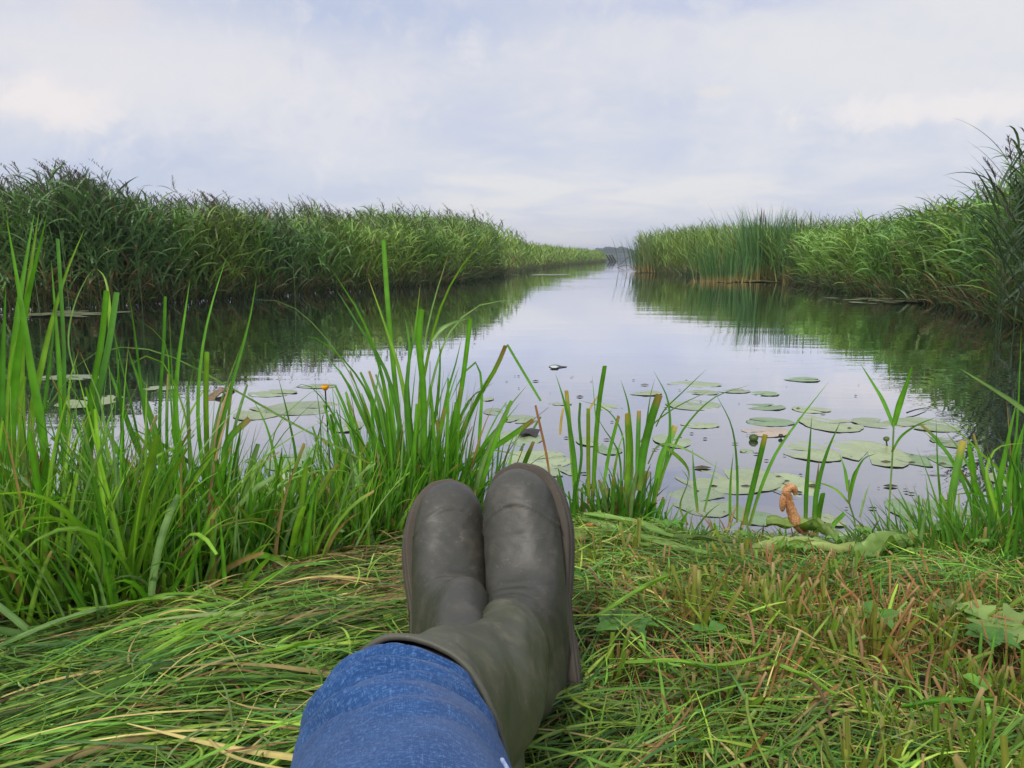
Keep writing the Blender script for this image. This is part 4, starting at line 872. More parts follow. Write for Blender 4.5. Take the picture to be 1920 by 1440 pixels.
# ------------------------------------------------------------------ mown grass lying on the bank
def lay(mb, n, xr, yr, Lr, flow, jit, lw, cols, probs, zoff=(0, .03), k=9, curl=.22, lift=.0, mask=None):
    b = np.stack([U(*xr, n), U(*yr, n)], 1)
    if mask is not None: b = b[mask(b)]; n = len(b)
    bi = bundle(b); a = flow(b) + BA[bi] + rng.normal(0, jit, n); a = a + np.where(U(0, 1, n) < .5, np.pi, 0); L = U(*Lr, n); t = np.linspace(-.5, .5, k)
    ang = a[:, None] + U(-curl, curl, n)[:, None] * t[None] * 2
    dx = np.cos(ang); dy = np.sin(ang); st = (L / (k - 1))[:, None]
    X_ = b[:, :1] + np.cumsum(dx * st, 1) - (dx * st).sum(1, keepdims=True) / 2; Y_ = b[:, 1:] + np.cumsum(dy * st, 1) - (dy * st).sum(1, keepdims=True) / 2
    g = height(np.stack([X_.ravel(), Y_.ravel()], 1)).reshape(n, k); g = np.maximum(g, .004)
    hump = U(0, 1, n)[:, None] ** 2 * .02 * np.cos(t[None] * np.pi) + lift * U(0, 1, n)[:, None] * (t[None] + .5) ** 2 * L[:, None]
    Z = g + U(*zoff, n)[:, None] + BZ[bi][:, None] + hump + .012 * wob(X_, Y_, 5, 11)
    P = np.stack([X_, Y_, Z], -1); side = np.stack([-dy, dx, 0 * dx], -1); nr = np.stack([0 * dx, 0 * dx, 1 + 0 * dx], -1)
    side, nr = twist(side, nr, U(-.9, .9, n)[:, None] + U(-.8, .8, n)[:, None] * t[None])
    ci = rng.choice(len(cols), n, p=probs); c = np.array(cols)[ci] * (U(.65, 1.3, n) * BK[bi])[:, None]
    C = c[:, None] * (1 + .25 * t[None, :, None])
    Wd = leafw(k, .7, .3, .15)[None] * lw * U(.5, 1.4, n)[:, None]
    mb.ribbons(P, Wd, side, C, nr)
LC = [np.array([.125, .27, .028]), np.array([.070, .185, .036]), np.array([.25, .37, .045]), np.array([.42, .34, .12]), np.array([.22, .12, .05]), np.array([.21, .29, .085])]
BC = np.stack([U(-2.2, 2.2, 700), U(.2, 2.0, 700)], 1); BA = rng.normal(0, .33, 700); BZ = U(0, .022, 700); BK = U(.42, 1.25, 700)
def bundle(b):
    return np.concatenate([np.argmin(((b[i:i + 2000, None] - BC[None]) * [1, 1.3]) .__pow__(2).sum(-1), 1) for i in range(0, len(b), 2000)]) if len(b) else np.zeros(0, int)
onbank = lambda b: (b[:, 1] < nearedge(b[:, 0]) + .02)
leftm = lambda b: onbank(b) & (U(0, 1, len(b)) < 1 / (1 + np.exp((b[:, 0] - .05) / .05)))
flowL = lambda b: .42 + .30 * np.sin(b[:, 0] * 3.1 + b[:, 1] * 2.0) + .16 * np.sin(b[:, 0] * 7.3 - b[:, 1] * 9) + .10 * np.sin(b[:, 1] * 21)
mb = MB()
lay(mb, 17000, (-2.0, .12), (.32, 1.75), (.12, .36), flowL, .20, .0013, LC, [.42, .30, .09, .06, .04, .09], mask=leftm, zoff=(0, .035))
lay(mb, 3600, (-1.5, .1), (.35, 1.45), (.10, .32), flowL, .16, .0017, LC, [.44, .22, .16, .06, .03, .09], mask=leftm, zoff=(.02, .042))
lay(mb, 2600, (-1.5, .1), (.35, 1.45), (.04, .20), lambda b: U(0, 3.14, len(b)), .5, .0014, LC, [.28, .20, .24, .14, .08, .06], mask=leftm, zoff=(.03, .055), curl=1.2, lift=.15)
lay(mb, 420, (-1.5, .1), (.35, 1.45), (.10, .30), flowL, .5, .0040, LC, [.50, .16, .16, .08, .02, .08], mask=leftm, zoff=(.025, .05), curl=.3, lift=.10)
lay(mb, 500, (-.75, -.15), (1.15, 1.62), (.05, .20), lambda b: .3 + .0 * b[:, 0], .5, .0022, LC, [.05, .03, .02, .40, .48, .02], mask=leftm, zoff=(.02, .055), curl=.5, lift=.1)
tag(mb.build('mown_grass', M_litter), 'long mown grass combed flat across the left of the bank', None, None, 'stuff')
rightm = lambda b: onbank(b) & (U(0, 1, len(b)) > 1 / (1 + np.exp((b[:, 0] - .02) / .05)))
flowR = lambda b: .35 + 1.0 * np.sin(b[:, 0] * 4.1 + b[:, 1] * 3.0) + .5 * np.sin(b[:, 0] * 9 - b[:, 1] * 8)
sparse = lambda b: rightm(b) & (U(0, 1, len(b)) < .10 + .84 * np.clip(np.abs(b[:, 1] - 1.02) / .32, 0, 1) ** 1.5 + .4 * (b[:, 0] < .45))
mb = MB()
lay(mb, 13000, (-.05, 2.0), (.32, 1.85), (.05, .22), flowR, .6, .0013, LC, [.30, .16, .16, .16, .14, .08], mask=sparse, zoff=(0, .022), curl=.5, lift=.10)
lay(mb, 6000, (.0, 1.7), (.35, 1.75), (.025, .10), flowR, .9, .0017, [LC[0] * 1.15, LC[1], LC[2], LC[3], LC[4], LC[5]], [.34, .08, .26, .12, .12, .08], mask=sparse, zoff=(.02, .045), curl=.3, lift=.5)
lay(mb, 1500, (.0, 1.9), (.35, 1.75), (.08, .28), flowR, .45, .0016, LC, [.42, .10, .28, .10, .03, .07], mask=sparse, zoff=(.01, .035), curl=.4, lift=.15)
lay(mb, 4200, (.15, 1.5), (1.25, 1.75), (.05, .18), lambda b: U(0, 3.14, len(b)), .5, .0012, LC, [.42, .32, .10, .06, .02, .08], mask=rightm, zoff=(.01, .05), curl=1.1, lift=.1)
lay(mb, 1000, (-.1, 1.3), (.42, .78), (.14, .34), lambda b: .25 + .5 * np.sin(b[:, 0] * 5), .3, .0017, LC, [.42, .12, .28, .10, .02, .06], mask=rightm, zoff=(.02, .05), curl=.7)
tag(mb.build('mown_grass', M_litter), 'short tangled clippings over brown stubble on the right of the bank', None, None, 'stuff')
mb = MB()
for i in range(500):
    x, y = U(.05, 1.5), U(.4, 1.65)
    if y > nearedge(x): continue
    tuft(mb, x, y, 14, .045, .022, [np.array([.10, .16, .03]), np.array([.16, .19, .035]), np.array([.20, .12, .05])][rng.integers(3)], lw=.002, lean=.5, bend=(0, .8), dryp=.3, k=5)
for i in range(260):
    x, y = U(-1.5, .02), U(.4, 1.4)
    if y < nearedge(x) - .05: tuft(mb, x, y, 7, .05, .02, [np.array([.10, .16, .03]), np.array([.08, .2, .03])][rng.integers(2)], lw=.0018, lean=.8, bend=(.2, 1.0), dryp=.2, k=5)
for i in range(600):
    x, y = U(.06, 1.6), U(.42, 1.7)
    if y < nearedge(x) - .02: tuft(mb, x, y, 5, U(.05, .12), .012, [np.array([.16, .34, .03]), np.array([.24, .38, .04]), np.array([.10, .26, .03])][rng.integers(3)], lw=.0024, lean=.6, bend=(0, 1.0), dryp=.1, k=6, pale=0)
for i in range(60):
    x, y = U(-1.4, -.05), U(.42, 1.4)
    if y < nearedge(x) - .02: tuft(mb, x, y, 4, U(.05, .10), .012, np.array([.16, .34, .03]), lw=.0024, lean=.9, bend=(0, 1.0), dryp=.1, k=6, pale=0)
tag(mb.build('grass', M_litter), 'fine low regrowth between the stubble on the bank', None, None, 'stuff')

# --- cut stubs: one of each kind, then copies
def stub_proto(kind):
    mb = MB(); n = [16, 12, 24][kind]; r0 = .016
    b = np.stack([rng.normal(0, r0, n), rng.normal(0, r0 * .7, n), np.full(n, -.01)], 1); az = np.arctan2(b[:, 1], b[:, 0])
    if kind == 2: P, sd, nm = arcs(b, az, U(.2, 1.1, n), U(0, .5, n), U(.03, .085, n), 5)
    else: P, sd, nm = arcs(b, az, U(0, .45, n), U(0, .5, n), U(.025, .085, n), 5)
    sd, n2 = twist(sd, nm, U(-1.4, 1.4, n)[:, None] + np.zeros((1, 5))); t = np.linspace(0, 1, 5)
    c = {0: np.array([.15, .24, .03]), 1: np.array([.22, .24, .04]), 2: np.array([.25, .13, .05])}[kind] * U(.7, 1.25, n)[:, None]
    C = lerp(np.array([.26, .15, .06]), c[:, None], np.clip(t * 2.2 - .1, 0, 1)[None, :, None]); C = np.where((U(0, 1, n) < .5)[:, None, None], lerp(C, np.array([.38, .26, .13]), np.clip((t - .8) * 5, 0, 1)[None, :, None]), C)
    mb.ribbons(P, np.array([.75, 1, 1, 1, .95])[None] * [.0026, .0036, .0016][kind] * U(.6, 1.2, n)[:, None], sd, C, n2)
    return mb
PRO = []
for kd, lab in enumerate(['short upright green stub of cut sedge with pale tips in the stubble', 'squat yellow green cut sedge stub with broad blades in the stubble', 'small splayed tuft of rust brown dead stalks in the stubble']):
    for v in range(2):
        root = empty('sedge_stub', (0, 0, 0)); tag(root, lab, 'sedge stub', ['green cut sedge stubs', 'yellow green cut sedge stubs', 'rust brown dead tufts'][kd]); stub_proto(kd).build('cut_blades', M_leaf if kd < 2 else M_dry, root); PRO.append((root, kd))
used = set(); cnt = 0; tries = 0
while cnt < 225 and tries < 4000:
    tries += 1; x, y = U(.10, 1.25), U(.50, 1.50)
    if y > nearedge(x) - .12 or (x < .18 and y < .9): continue
    d = math.hypot((x - .62) / .6, (y - 1.02) / .38)
    if U(0, 1) > math.exp(-d * d * .7) + .10: continue
    i = int(rng.choice(6, p=[.15, .15, .10, .10, .25, .25])); pr, kd = PRO[i]
    if i in used:
        c = pr.copy(); COL.objects.link(c)
        for ch in list(pr.children): q = ch.copy(); COL.objects.link(q); q.parent = c
    else: c = pr; used.add(i)
    c.location = (float(x), float(y), gz(x, y) + .022); c.rotation_euler = (U(-.2, .2), U(-.2, .2), U(0, 6.28)); s_ = float(U(.7, 1.25)); c.scale = (s_, s_, s_ * U(.8, 1.2)); cnt += 1

# --- small broad leaved weeds
def rosette(name, label, cat, px, py, R_, n, col, cup=.2, lobed=False, grp=None, stemh=.0, asp=.55, z=.15):
    p = onZ(px, py, z); p[2] = gz(p[0], p[1]) + (.055 if z > .07 else .02); root = empty(name, p); tag(root, label, cat, grp)
    for j in range(n):
        a = j * 2 * np.pi / n + U(-.3, .3); L = R_ * U(.75, 1.1); u_ = np.linspace(0, 1, 12); w_ = np.linspace(-1, 1, 7)
        prof = np.sin(np.pi * np.clip(u_, .02, .99) ** .8) * asp * L / 2
        if lobed: prof = prof * (1 + .28 * np.sin(u_ * 19 + j))
        xx = (u_ * L)[:, None] + 0 * w_[None]; yy = prof[:, None] * w_[None]; zz = (cup * L * np.sin(u_ * 2.4))[:, None] + .25 * np.abs(yy) + .04 * L * np.sin(w_ * 5 + u_[:, None] * 9) + stemh
        V = np.stack([xx * math.cos(a) - yy * math.sin(a), xx * math.sin(a) + yy * math.cos(a), zz], -1)
        mb = MB(); mb.grid(V, col * U(.8, 1.2)); mb.build('leaf', M_leaf, root)
    return root
rosette('dock_plant', 'large lobed pale green dock leaf lying near the right frame edge', 'weed', 1862, 1195, .085, 3, np.array([.22, .33, .08]), .1, True, asp=.95)
rosette('clover_plant', 'three leaved bright clover in the lower right stubble', 'clover', 1822, 1372, .024, 3, np.array([.15, .33, .04]), .25, asp=1.0)
rosette('clover_plant', 'round leaved weed low among clippings in the middle right', 'clover', 1325, 1255, .026, 2, np.array([.10, .26, .04]), .15, asp=1.0)
rosette('weed', 'lobed dark green weed hugging the heel of the right boot', 'weed', 1170, 1250, .05, 5, np.array([.08, .19, .03]), .2, True, asp=.7)
rosette('weed', 'cluster of small rounded leaves below the dock leaf', 'weed', 1850, 1255, .045, 6, np.array([.08, .20, .03]), .2, asp=.7)
rosette('weed', 'small pointed leafed weed right of the brown stubble patch', 'weed', 1640, 1240, .04, 4, np.array([.11, .24, .035]), .3, asp=.5)
rosette('weed', 'three part leaf weed above the brown stubble at right', 'weed', 1790, 1170, .05, 4, np.array([.12, .22, .05]), .15, True, asp=.6)
rosette('weed', 'upright leafy shoot at the water edge beside the small tussock', 'weed', 1220, 935, .05, 6, np.array([.10, .22, .045]), .5, True, asp=.6, z=.06)
rosette('arrowhead_plant', 'dark arrow shaped leaves standing in the water left of the orange root', 'water plant', 1450, 940, .07, 4, np.array([.05, .14, .02]), .8, True, asp=.8, z=.02)
rosette('marsh_marigold', 'glossy green leaves beside the right boot toe', 'weed', 1110, 1020, .05, 5, np.array([.20, .26, .04]), .2, asp=.8)


for i in range(26):
    px, py = float(U(1080, 1900)), float(U(975, 1100)); q_ = onZ(px, py, .08)
    if q_[1] > nearedge(q_[0]) + .04: continue
    rosette('weed', 'small leafy weed shoot in the ragged fringe of the right bank edge', 'weed', px, py, float(U(.014, .032)), int(rng.integers(4, 8)), [np.array([.12, .28, .04]), np.array([.17, .33, .06]), np.array([.08, .21, .03])][rng.integers(3)], float(U(.3, 1.0)), False, 'leafy weed shoots along the right bank edge', float(U(.0, .03)), .5, .08)

# --- big cut leaves lying on the clippings
def broad(name, label, pts, wpx, col, z=.15, ripple=.010, n=1, mat=None, cat='leaf', hug=.02):
    hug = hug + .030
    base = onZ(*pts[0], z); ctr_ = np.array([onZ(px, py, z) for px, py in pts]); P = cr(ctr_, 22); P[:, 2] = np.maximum(height(P[:, :2]), .01) + hug + .02
    T = unit(np.gradient(P, axis=0)); sd = unit(np.cross(T, np.array([0, 0, 1.]))); t = np.linspace(0, 1, 22); w_ = np.linspace(-1, 1, 9)
    half = wpx / F * np.linalg.norm(P.mean(0) - np.array([0, 0, CZ])) / 2 * (np.sin(np.pi * np.clip(t, .02, .985) ** .75) * .9 + .08)
    V = P[:, None] + sd[:, None] * (half[:, None] * w_[None])[..., None]
    V[..., 2] += ripple * (np.sin(w_[None] * 4 + t[:, None] * 7) + .6 * np.sin(w_[None] * 9 - t[:, None] * 13)) + .15 * half[:, None] * (w_ ** 2)[None]
    c = (np.array(col)[None, None] * (1 + .22 * np.cos(w_[None] * 14 + t[:, None] * 3) - .25 * (np.abs(w_[None]) > .9) + .3 * (np.abs(w_[None]) < .06))[..., None])
    mb = MB(); mb.grid(V - base, c); o = mb.build(name, mat or M_leaf); o.location = tuple(base); tag(o, label, cat); return o
CL = np.array([.20, .34, .07])
broad('cut_leaf', 'longest bright green strap leaf lying right of the boot', [(1092, 968), (1140, 1000), (1200, 1030), (1260, 1055), (1325, 1082)], 34, CL, .14, .003)
broad('cut_leaf', 'upper bright strap leaf overlapping the longest one', [(1095, 966), (1160, 985), (1220, 1010), (1262, 1035)], 26, CL * 1.05, .15, .003, hug=.035)
broad('cut_leaf', 'pale thin strap leaf on the lower side of the bundle beside the boot', [(1100, 985), (1130, 1015), (1170, 1045), (1222, 1072)], 20, CL * .85, .14, .003, hug=.025)
broad('cut_leaf', 'dark olive strap leaf running right from the bundle of cut leaves', [(1235, 1028), (1290, 1030), (1340, 1038), (1385, 1040)], 16, np.array([.09, .14, .03]), .14, .003, hug=.03)
broad('wilted_leaf', 'wilted olive leaf folded over in front of the orange root', [(1436, 1000), (1480, 1000), (1530, 1012), (1570, 1045)], 22, np.array([.24, .34, .09]), .10, .010, hug=.04)
broad('wilted_leaf', 'broad wilted pale leaf lying below the orange root', [(1405, 1090), (1440, 1058), (1500, 1045), (1600, 1050)], 34, np.array([.34, .42, .13]), .11, .009, hug=.025)
broad('wilted_leaf', 'crumpled wilted leaf lying at the bank edge right of the root', [(1595, 1088), (1640, 1062), (1680, 1050), (1715, 1052)], 38, np.array([.25, .38, .10]), .10, .014, hug=.03)
broad('wilted_leaf', 'small dry rolled leaf on the right bank edge', [(1862, 1068), (1885, 1060), (1905, 1052)], 14, np.array([.26, .19, .08]), .10, .004)
broad('dead_leaf', 'orange brown dead leaf beside the right boot under the strap leaves', [(1098, 1024), (1118, 1022), (1138, 1026)], 15, np.array([.38, .15, .05]), .12, .003, mat=M_dry)
for pts, w_, c, lab in [([(270, 1340), (320, 1290), (370, 1250), (425, 1200)], 14, G3 * 1.3, 'bright yellow green cut blade, lowest of the sheaf on the flattened grass'), ([(285, 1255), (330, 1240), (375, 1222), (402, 1208)], 12, G3 * 1.2, 'bright cut blade, uppermost of the sheaf on the flattened grass'), ([(275, 1290), (320, 1265), (370, 1235), (415, 1210)], 11, G3, 'bright cut blade in the middle of the sheaf on flattened grass'),
                        ([(0, 1125), (110, 1100), (220, 1082), (330, 1068)], 16, G1, 'long green blade lying level across the foot of the left clumps'), ([(130, 1130), (220, 1145), (300, 1146), (385, 1138)], 15, G3, 'yellowing blade lying below the long level one at left'), ([(0, 1230), (60, 1190), (150, 1160), (240, 1130)], 18, GP, 'pale blade slanting from the left frame edge over the grass'), ([(500, 1330), (560, 1310), (620, 1292)], 9, G3 * 1.2, 'bright blade lying just left of the jeans'),
                        ([(1120, 1240), (1180, 1200), (1240, 1170), (1300, 1140)], 11, G3, 'long bright blade slanting over the stubble right of the boot'), ([(1170, 1330), (1260, 1325), (1340, 1345), (1440, 1330)], 11, G3, 'long bright blade lying level near the bottom right of the boots'), ([(1440, 1345), (1500, 1380), (1560, 1420)], 9, G3, 'bright blade lying in the bottom right clippings'), ([(1850, 1430), (1780, 1425), (1680, 1440)], 10, G1, 'green blade lying along the bottom right frame edge')]:
    broad('sedge_strip', lab, pts, w_, c, .17, .002, hug=.035, cat='grass blade')

# ------------------------------------------------------------------ orange root
def build_root():
    Y = 1.66; pts = [(1512, 1000), (1497, 985), (1488, 968), (1482, 950), (1478, 935), (1475, 921), (1482, 914), (1489, 918), (1491, 928)]; r = [6, 10, 10, 8, 7.5, 8.5, 8, 6.5, 3]
    P = np.array([atY(px, py, Y) for px, py in pts]); loc = P[0].copy(); G = spline(np.concatenate([P, np.zeros((9, 3)), np.array(r)[:, None] / F * 1.75], 1), 60)
    mb = MB(); m = 22; C_ = G[:, :3]; rad = np.maximum(G[:, 6], .001); T = unit(np.gradient(C_, axis=0)); A = unit(np.cross(T, np.array([0, 1, 0.]))); B = np.cross(T, A); th = np.arange(m) * 2 * np.pi / m
    q = np.linspace(0, 1, 60)[:, None]; rr = rad[:, None] * (1 + .05 * np.sin(th[None] * 3 + q * 20) + .04 * np.sin(th[None] * 7 - q * 47) + .04 * np.sin(q * 30))
    mb.grid(C_[:, None] + (A[:, None] * np.cos(th)[None, :, None] + B[:, None] * np.sin(th)[None, :, None] * .9) * rr[..., None], np.array([1, 1, 1.]), True)
    mb.fan(mb.V[0].reshape(60, m, 3)[-1], C_[-1], np.array([1, 1, 1.])); mb.fan(mb.V[0].reshape(60, m, 3)[0][::-1], C_[0], np.array([1, 1, 1.]))
    o = mb.build('root_piece', M_root, None, loc); tag(o, 'orange brown knobbly water lily root standing upright on the bank edge', 'root')
    for nm_, c, sx, sz in (('side_lobe', (1468, 942), 7, 17), ('stub', (1524, 1003), 9, 5)):
        cc = atY(*c, Y) - loc; u_ = np.linspace(0.02, np.pi - .02, 16); v_ = np.arange(18) * 2 * np.pi / 18; k_ = 1.75 / F
        V = np.stack([np.sin(u_)[:, None] * np.cos(v_)[None] * sx * k_, np.sin(u_)[:, None] * np.sin(v_)[None] * sx * k_, np.cos(u_)[:, None] * sz * k_ + 0 * v_[None]], -1) * (1 + .06 * np.sin(v_ * 4)[None, :, None]) + cc
        mb = MB(); mb.grid(V, np.array([1, 1, 1.]), True); mb.build(nm_, M_root, o)
build_root()

# ------------------------------------------------------------------ lily pads
PC = [np.array([.21, .27, .13]), np.array([.27, .33, .15]), np.array([.15, .25, .09]), np.array([.42, .32, .22])]
def pad(px, py, wpx, hpx, phrase, ci=0, tilt=0.0):
    p = onZ(px, py, .0005 + (px * 7 % 11) * .00010); dist = np.linalg.norm(p - np.array([0, 0, CZ])); dep = math.asin((CZ) / dist)
    rx = wpx / 2 / F * dist; ry = (hpx / 2 / F * dist / math.sin(dep)) if hpx else rx * U(.8, 1.1)
    ry = min(max(ry, rx * .55), rx * 1.7); m = 44; a0 = U(0, 6.28); rr = np.linspace(0, 1, 9) ** .8; rr[0] = 0.02
    th = a0 + np.linspace(.16, 2 * np.pi - .16, m); ph = U(0, 6.28)
    edge = 1 + .035 * np.sin(th * 3 + ph) + .02 * np.sin(th * 8 + ph * 2) + .012 * np.sin(th * 17)
    notch = 1 - .12 * np.exp(-((th - a0) / .25) ** 2) - .12 * np.exp(-((th - a0 - 2 * np.pi) / .25) ** 2)
    r2 = rr[:, None] * (edge * notch)[None]
    Z = .003 * np.sin(th * 2 + ph)[None] * rr[:, None] ** 3 + .004 * np.clip(rr[:, None] - .85, 0, 1) / .15 * (.5 + .5 * np.sin(th * 4 + ph))[None] + tilt * rr[:, None] * np.sin(th)[None] * ry
    k1, k2, k3 = U(-1, 1), U(-1, 1), U(0, 6)
    xx_, yy_ = r2 * np.cos(th), r2 * np.sin(th)
    sub = .0022 * (k1 * xx_ + k2 * yy_) + .0010 * np.sin(xx_ * 4 + k3) * np.sin(yy_ * 5 + k3 * 2) + .0006 * np.sin(xx_ * 11 + yy_ * 9 + k3)
    V = np.stack([xx_ * rx, yy_ * ry, Z * .35 + sub + .0004 * (rr[:, None] < .7)], -1)
    c = PC[ci] * U(.8, 1.1); cc = c[None, None] * (1 - .18 * np.clip((rr - .9) / .1, 0, 1))[:, None, None] * (1 + .10 * np.cos((th - a0) * 9)[None, :, None] ** 8 * (1 - rr)[:, None, None]) * np.ones((1, m, 1))
    mb = MB(); mb.grid(V, cc); o = mb.build('lily_pad', M_pad); o.location = tuple(p)
    size = 'small' if wpx < 55 else 'medium' if wpx < 95 else 'large'
    tag(o, f"{size} {['pale green', 'light green', 'green', 'pinkish tan'][ci]} lily pad {phrase}".replace('right of the small tussock','by the small tussock'), 'lily pad', 'water lily pads on the channel'); return o
for a in [(974, 786, 66, 15, 'partly under a cut leaf tip right of the tussock', 0), (972, 822, 86, 29, 'beneath the dark upturned leaf', 0), (1000, 862, 150, 34, 'just above the right boot toe', 1), (914, 748, 24, 11, 'touching the right side of the big tussock', 1),
    (927, 772, 40, 12, 'between the tussock and the tan streaked pad', 0), (1050, 757, 44, 6, 'on open water above the small tussock left side', 0), (1107, 828, 52, 18, 'seen between blades of the small tussock, left side', 0), (1209, 737, 64, 10, 'above the middle of the small tussock', 1),
    (1300, 721, 98, 11, 'farthest out, with a leaf tip across it', 0), (1318, 736, 58, 8, 'just below the farthest pad of the drift', 0), (1375, 733, 62, 8, 'far out between two green pads', 0), (1434, 738, 50, 8, 'far right of the farthest row of the drift', 2),
    (1143, 764, 46, 13, 'behind the tallest blade of the small tussock', 1), (1298, 759, 98, 19, 'crossed by the long arching blade', 0), (1432, 763, 78, 11, 'right of the arching blade in the second row', 2), (1142, 843, 46, 20, 'low behind the small tussock', 2),
    (1260, 826, 68, 25, 'right against the small tussock at the water line', 0), (1311, 797, 70, 12, 'with dark rim right of the small tussock', 1), (1442, 791, 84, 15, 'above the pinkish tan pad', 2), (1434, 809, 82, 19, 'with orange patch, turned upside down', 3), (1400, 846, 24, 6, 'alone and sunken in mid channel', 0),
    (1030, 860, 60, 20, 'just right of the right boot toe', 1), (1048, 882, 84, 22, 'between right boot and small tussock', 0), (1366, 898, 190, 48, 'and biggest, before the thin upright grass', 1), (1315, 940, 112, 50, 'close to the bank right of the small tussock', 0),
    (1503, 711, 66, 9, 'lying alone farthest right in the channel', 2), (1520, 768, 64, 12, 'with upturned rim, oval and alone', 1), (1555, 794, 100, 28, 'at the left end of the raft above the V shoot', 1), (1646, 793, 84, 16, 'in the middle of the raft behind the V shoot', 0),
    (1736, 796, 94, 21, 'right of the raft under the bent leaf tip', 0), (1515, 846, 100, 34, 'pointing left at the near raft of overlapping pads', 1), (1626, 848, 122, 42, 'round in the centre of the near raft', 1), (1738, 859, 112, 28, 'at the right end of the near raft with raised edge', 2),
    (1778, 830, 48, 16, 'between the near raft and the dark reflection', 0), (1482, 911, 94, 46, 'directly behind the orange root', 1), (1746, 962, 130, 46, 'close in, between V shoot and right edge weeds', 2), (1843, 1036, 150, 38, 'nearest, under the right edge weeds', 2),
    (1634, 1016, 108, 36, 'close to the bank at the foot of the V shoot', 1), (1560, 975, 40, 32, 'close to the bank right of the stiff cluster', 1), (510, 737, 86, 13, 'beyond the bright fan of leaves, upper one', 0), (595, 724, 76, 8, 'behind the yellow flower bud', 0), (490, 773, 86, 26, 'nearest the bright fan on the left water', 1),
    (567, 765, 130, 24, 'just below the yellow flower bud', 0), (168, 753, 90, 20, 'half hidden by the second clump from the left', 1), (132, 708, 110, 6, 'far off behind the far left clump', 0), (550, 858, 100, 46, 'seen through the low dense grass', 2), (507, 910, 120, 44, 'deep between grass stems left of centre', 1),
    (650, 800, 60, 20, 'left of the tussock among its outer leaves', 0), (1905, 905, 70, 26, 'at the right frame edge behind the leaning clump', 1), (620, 900, 90, 40, 'hidden at the foot of the tussock left side', 2), (1410, 965, 70, 40, 'under the thin grass at the bank', 2), (300, 728, 60, 8, 'small gleam beyond the bright fan left side', 0)]:
    pad(*a)
# floating mats near the far banks
def mat_patch(px, py, wpx, lab, n=60):
    c = onZ(px, py, 0); w_ = wpx / F * c[1]; mb = MB()
    for i in range(n):
        r = U(.05, .13) * max(1, c[1] / 12); cx_, cy_ = rng.normal(0, w_ * .24), rng.normal(0, w_ * .09 + .15); th = np.arange(10) * .6283; ring = np.stack([cx_ + r * np.cos(th) * U(.8, 1.3), cy_ + r * np.sin(th), np.full(10, .006 + .0004 * i)], 1)
        mb.fan(ring, ring.mean(0) + [0, 0, .004], np.array([.16, .18, .09]) * U(.7, 1.2))
    o = mb.build('floating_leaves', M_pad); o.location = (float(c[0]), float(c[1]), 0); tag(o, lab, None, None, 'stuff')
mat_patch(1710, 565, 230, 'grey green raft of floating leaves along the right bank', 90); mat_patch(1025, 516, 70, 'thin raft of floating leaves beside the left bank far up the channel', 40)
mat_patch(130, 590, 150, 'floating leaves under the left bank reeds', 40); mat_patch(1400, 528, 160, 'floating debris along the foot of the right bank', 60)

# ------------------------------------------------------------------ odd things on the water
def flat_leaf(name, label, px, py, pts2, mat, cat, z=.012, col=(1, 1, 1), curl=.01):
    p = onZ(px, py, z); d = np.linalg.norm(p - [0, 0, CZ]); dep = math.asin(CZ / d); q = np.array(pts2, float); q[:, 0] *= d / F; q[:, 1] *= -d / F / math.sin(dep)
    n = len(q); ring = np.concatenate([q, np.zeros((n, 1))], 1); ring[:, 2] += curl * np.sin(np.arange(n) * 2.1); mb = MB(); ctr_ = ring.mean(0) + [0, 0, curl]
    mb.fan(ring, ctr_, np.array(col)); low = ring - [0, 0, .004]; mb.grid(np.array([ring, low]), np.array(col), True); mb.fan(low[::-1], low.mean(0), np.array(col)); o = mb.build(name, mat, smooth=False); o.location = tuple(p); tag(o, label, cat); return o
flat_leaf('upturned_leaf', 'black upturned rotten leaf edge on a lily pad right of the tussock', 990, 808, [(-18, 8), (-12, -2), (-4, -8), (8, -6), (22, 1), (14, 8), (2, 5), (-8, 8)], M_black, 'leaf')
flat_leaf('curled_leaf', 'brown curled leaf floating behind the bright fan on the left', 410, 738, [(-12, 5), (-8, -6), (0, -12), (9, -9), (10, 2), (4, 8)], M_dry, 'leaf', col=(.20, .13, .08), curl=.02)
flat_leaf('drowned_leaf', 'thin dark rimmed leaf floating alone in mid channel', 1043, 687, [(-14, 0), (-8, -3), (2, -3.5), (10, -1), (20, 0), (8, 2), (0, 3), (-9, 3)], M_black, 'leaf', .004, curl=.0)
flat_leaf('drowned_leaf', 'pale film inside the dark rimmed floating leaf', 1040, 687, [(-9, 0), (-5, -2), (3, -2), (8, 0), (2, 1.8), (-5, 1.8)], M_pad, 'leaf', .012, (.5, .55, .5), .0)
def bud(px, py, label, col, r=5, z=.02):
    p = onZ(px, py, z); d = np.linalg.norm(p - [0, 0, CZ]); R_ = r * d / F; u_ = np.linspace(.02, np.pi - .02, 12); v_ = np.arange(16) * 2 * np.pi / 16
    V = np.stack([np.sin(u_)[:, None] * np.cos(v_), np.sin(u_)[:, None] * np.sin(v_), np.cos(u_)[:, None] * .8 + 0 * v_], -1) * R_ * (1 + .08 * np.cos(v_ * 5))[None, :, None]
    root = empty('water_lily_bud', p); tag(root, label, 'flower bud'); mb = MB(); mb.grid(V, np.array(col), True); mb.build('bud', M_leaf, root)
    mb = MB(); mb.tubes(np.array([[[0, 0, -R_ * .6], [.01, .0, -z - .02], [.02, .01, -z - .06]]]), np.full((1, 3), R_ * .25), np.full((1, 3, 3), .08), 6); mb.build('stem', M_leaf, root); return root
bud(1413, 821, 'round green seed head floating below the pinkish pad', (.07, .12, .02), 8, .01); bud(1464, 817, 'small dark seed head right of the pinkish pad', (.04, .05, .02), 4, .01); bud(1662, 823, 'small green bud on the near raft of pads', (.10, .16, .02), 5, .03)
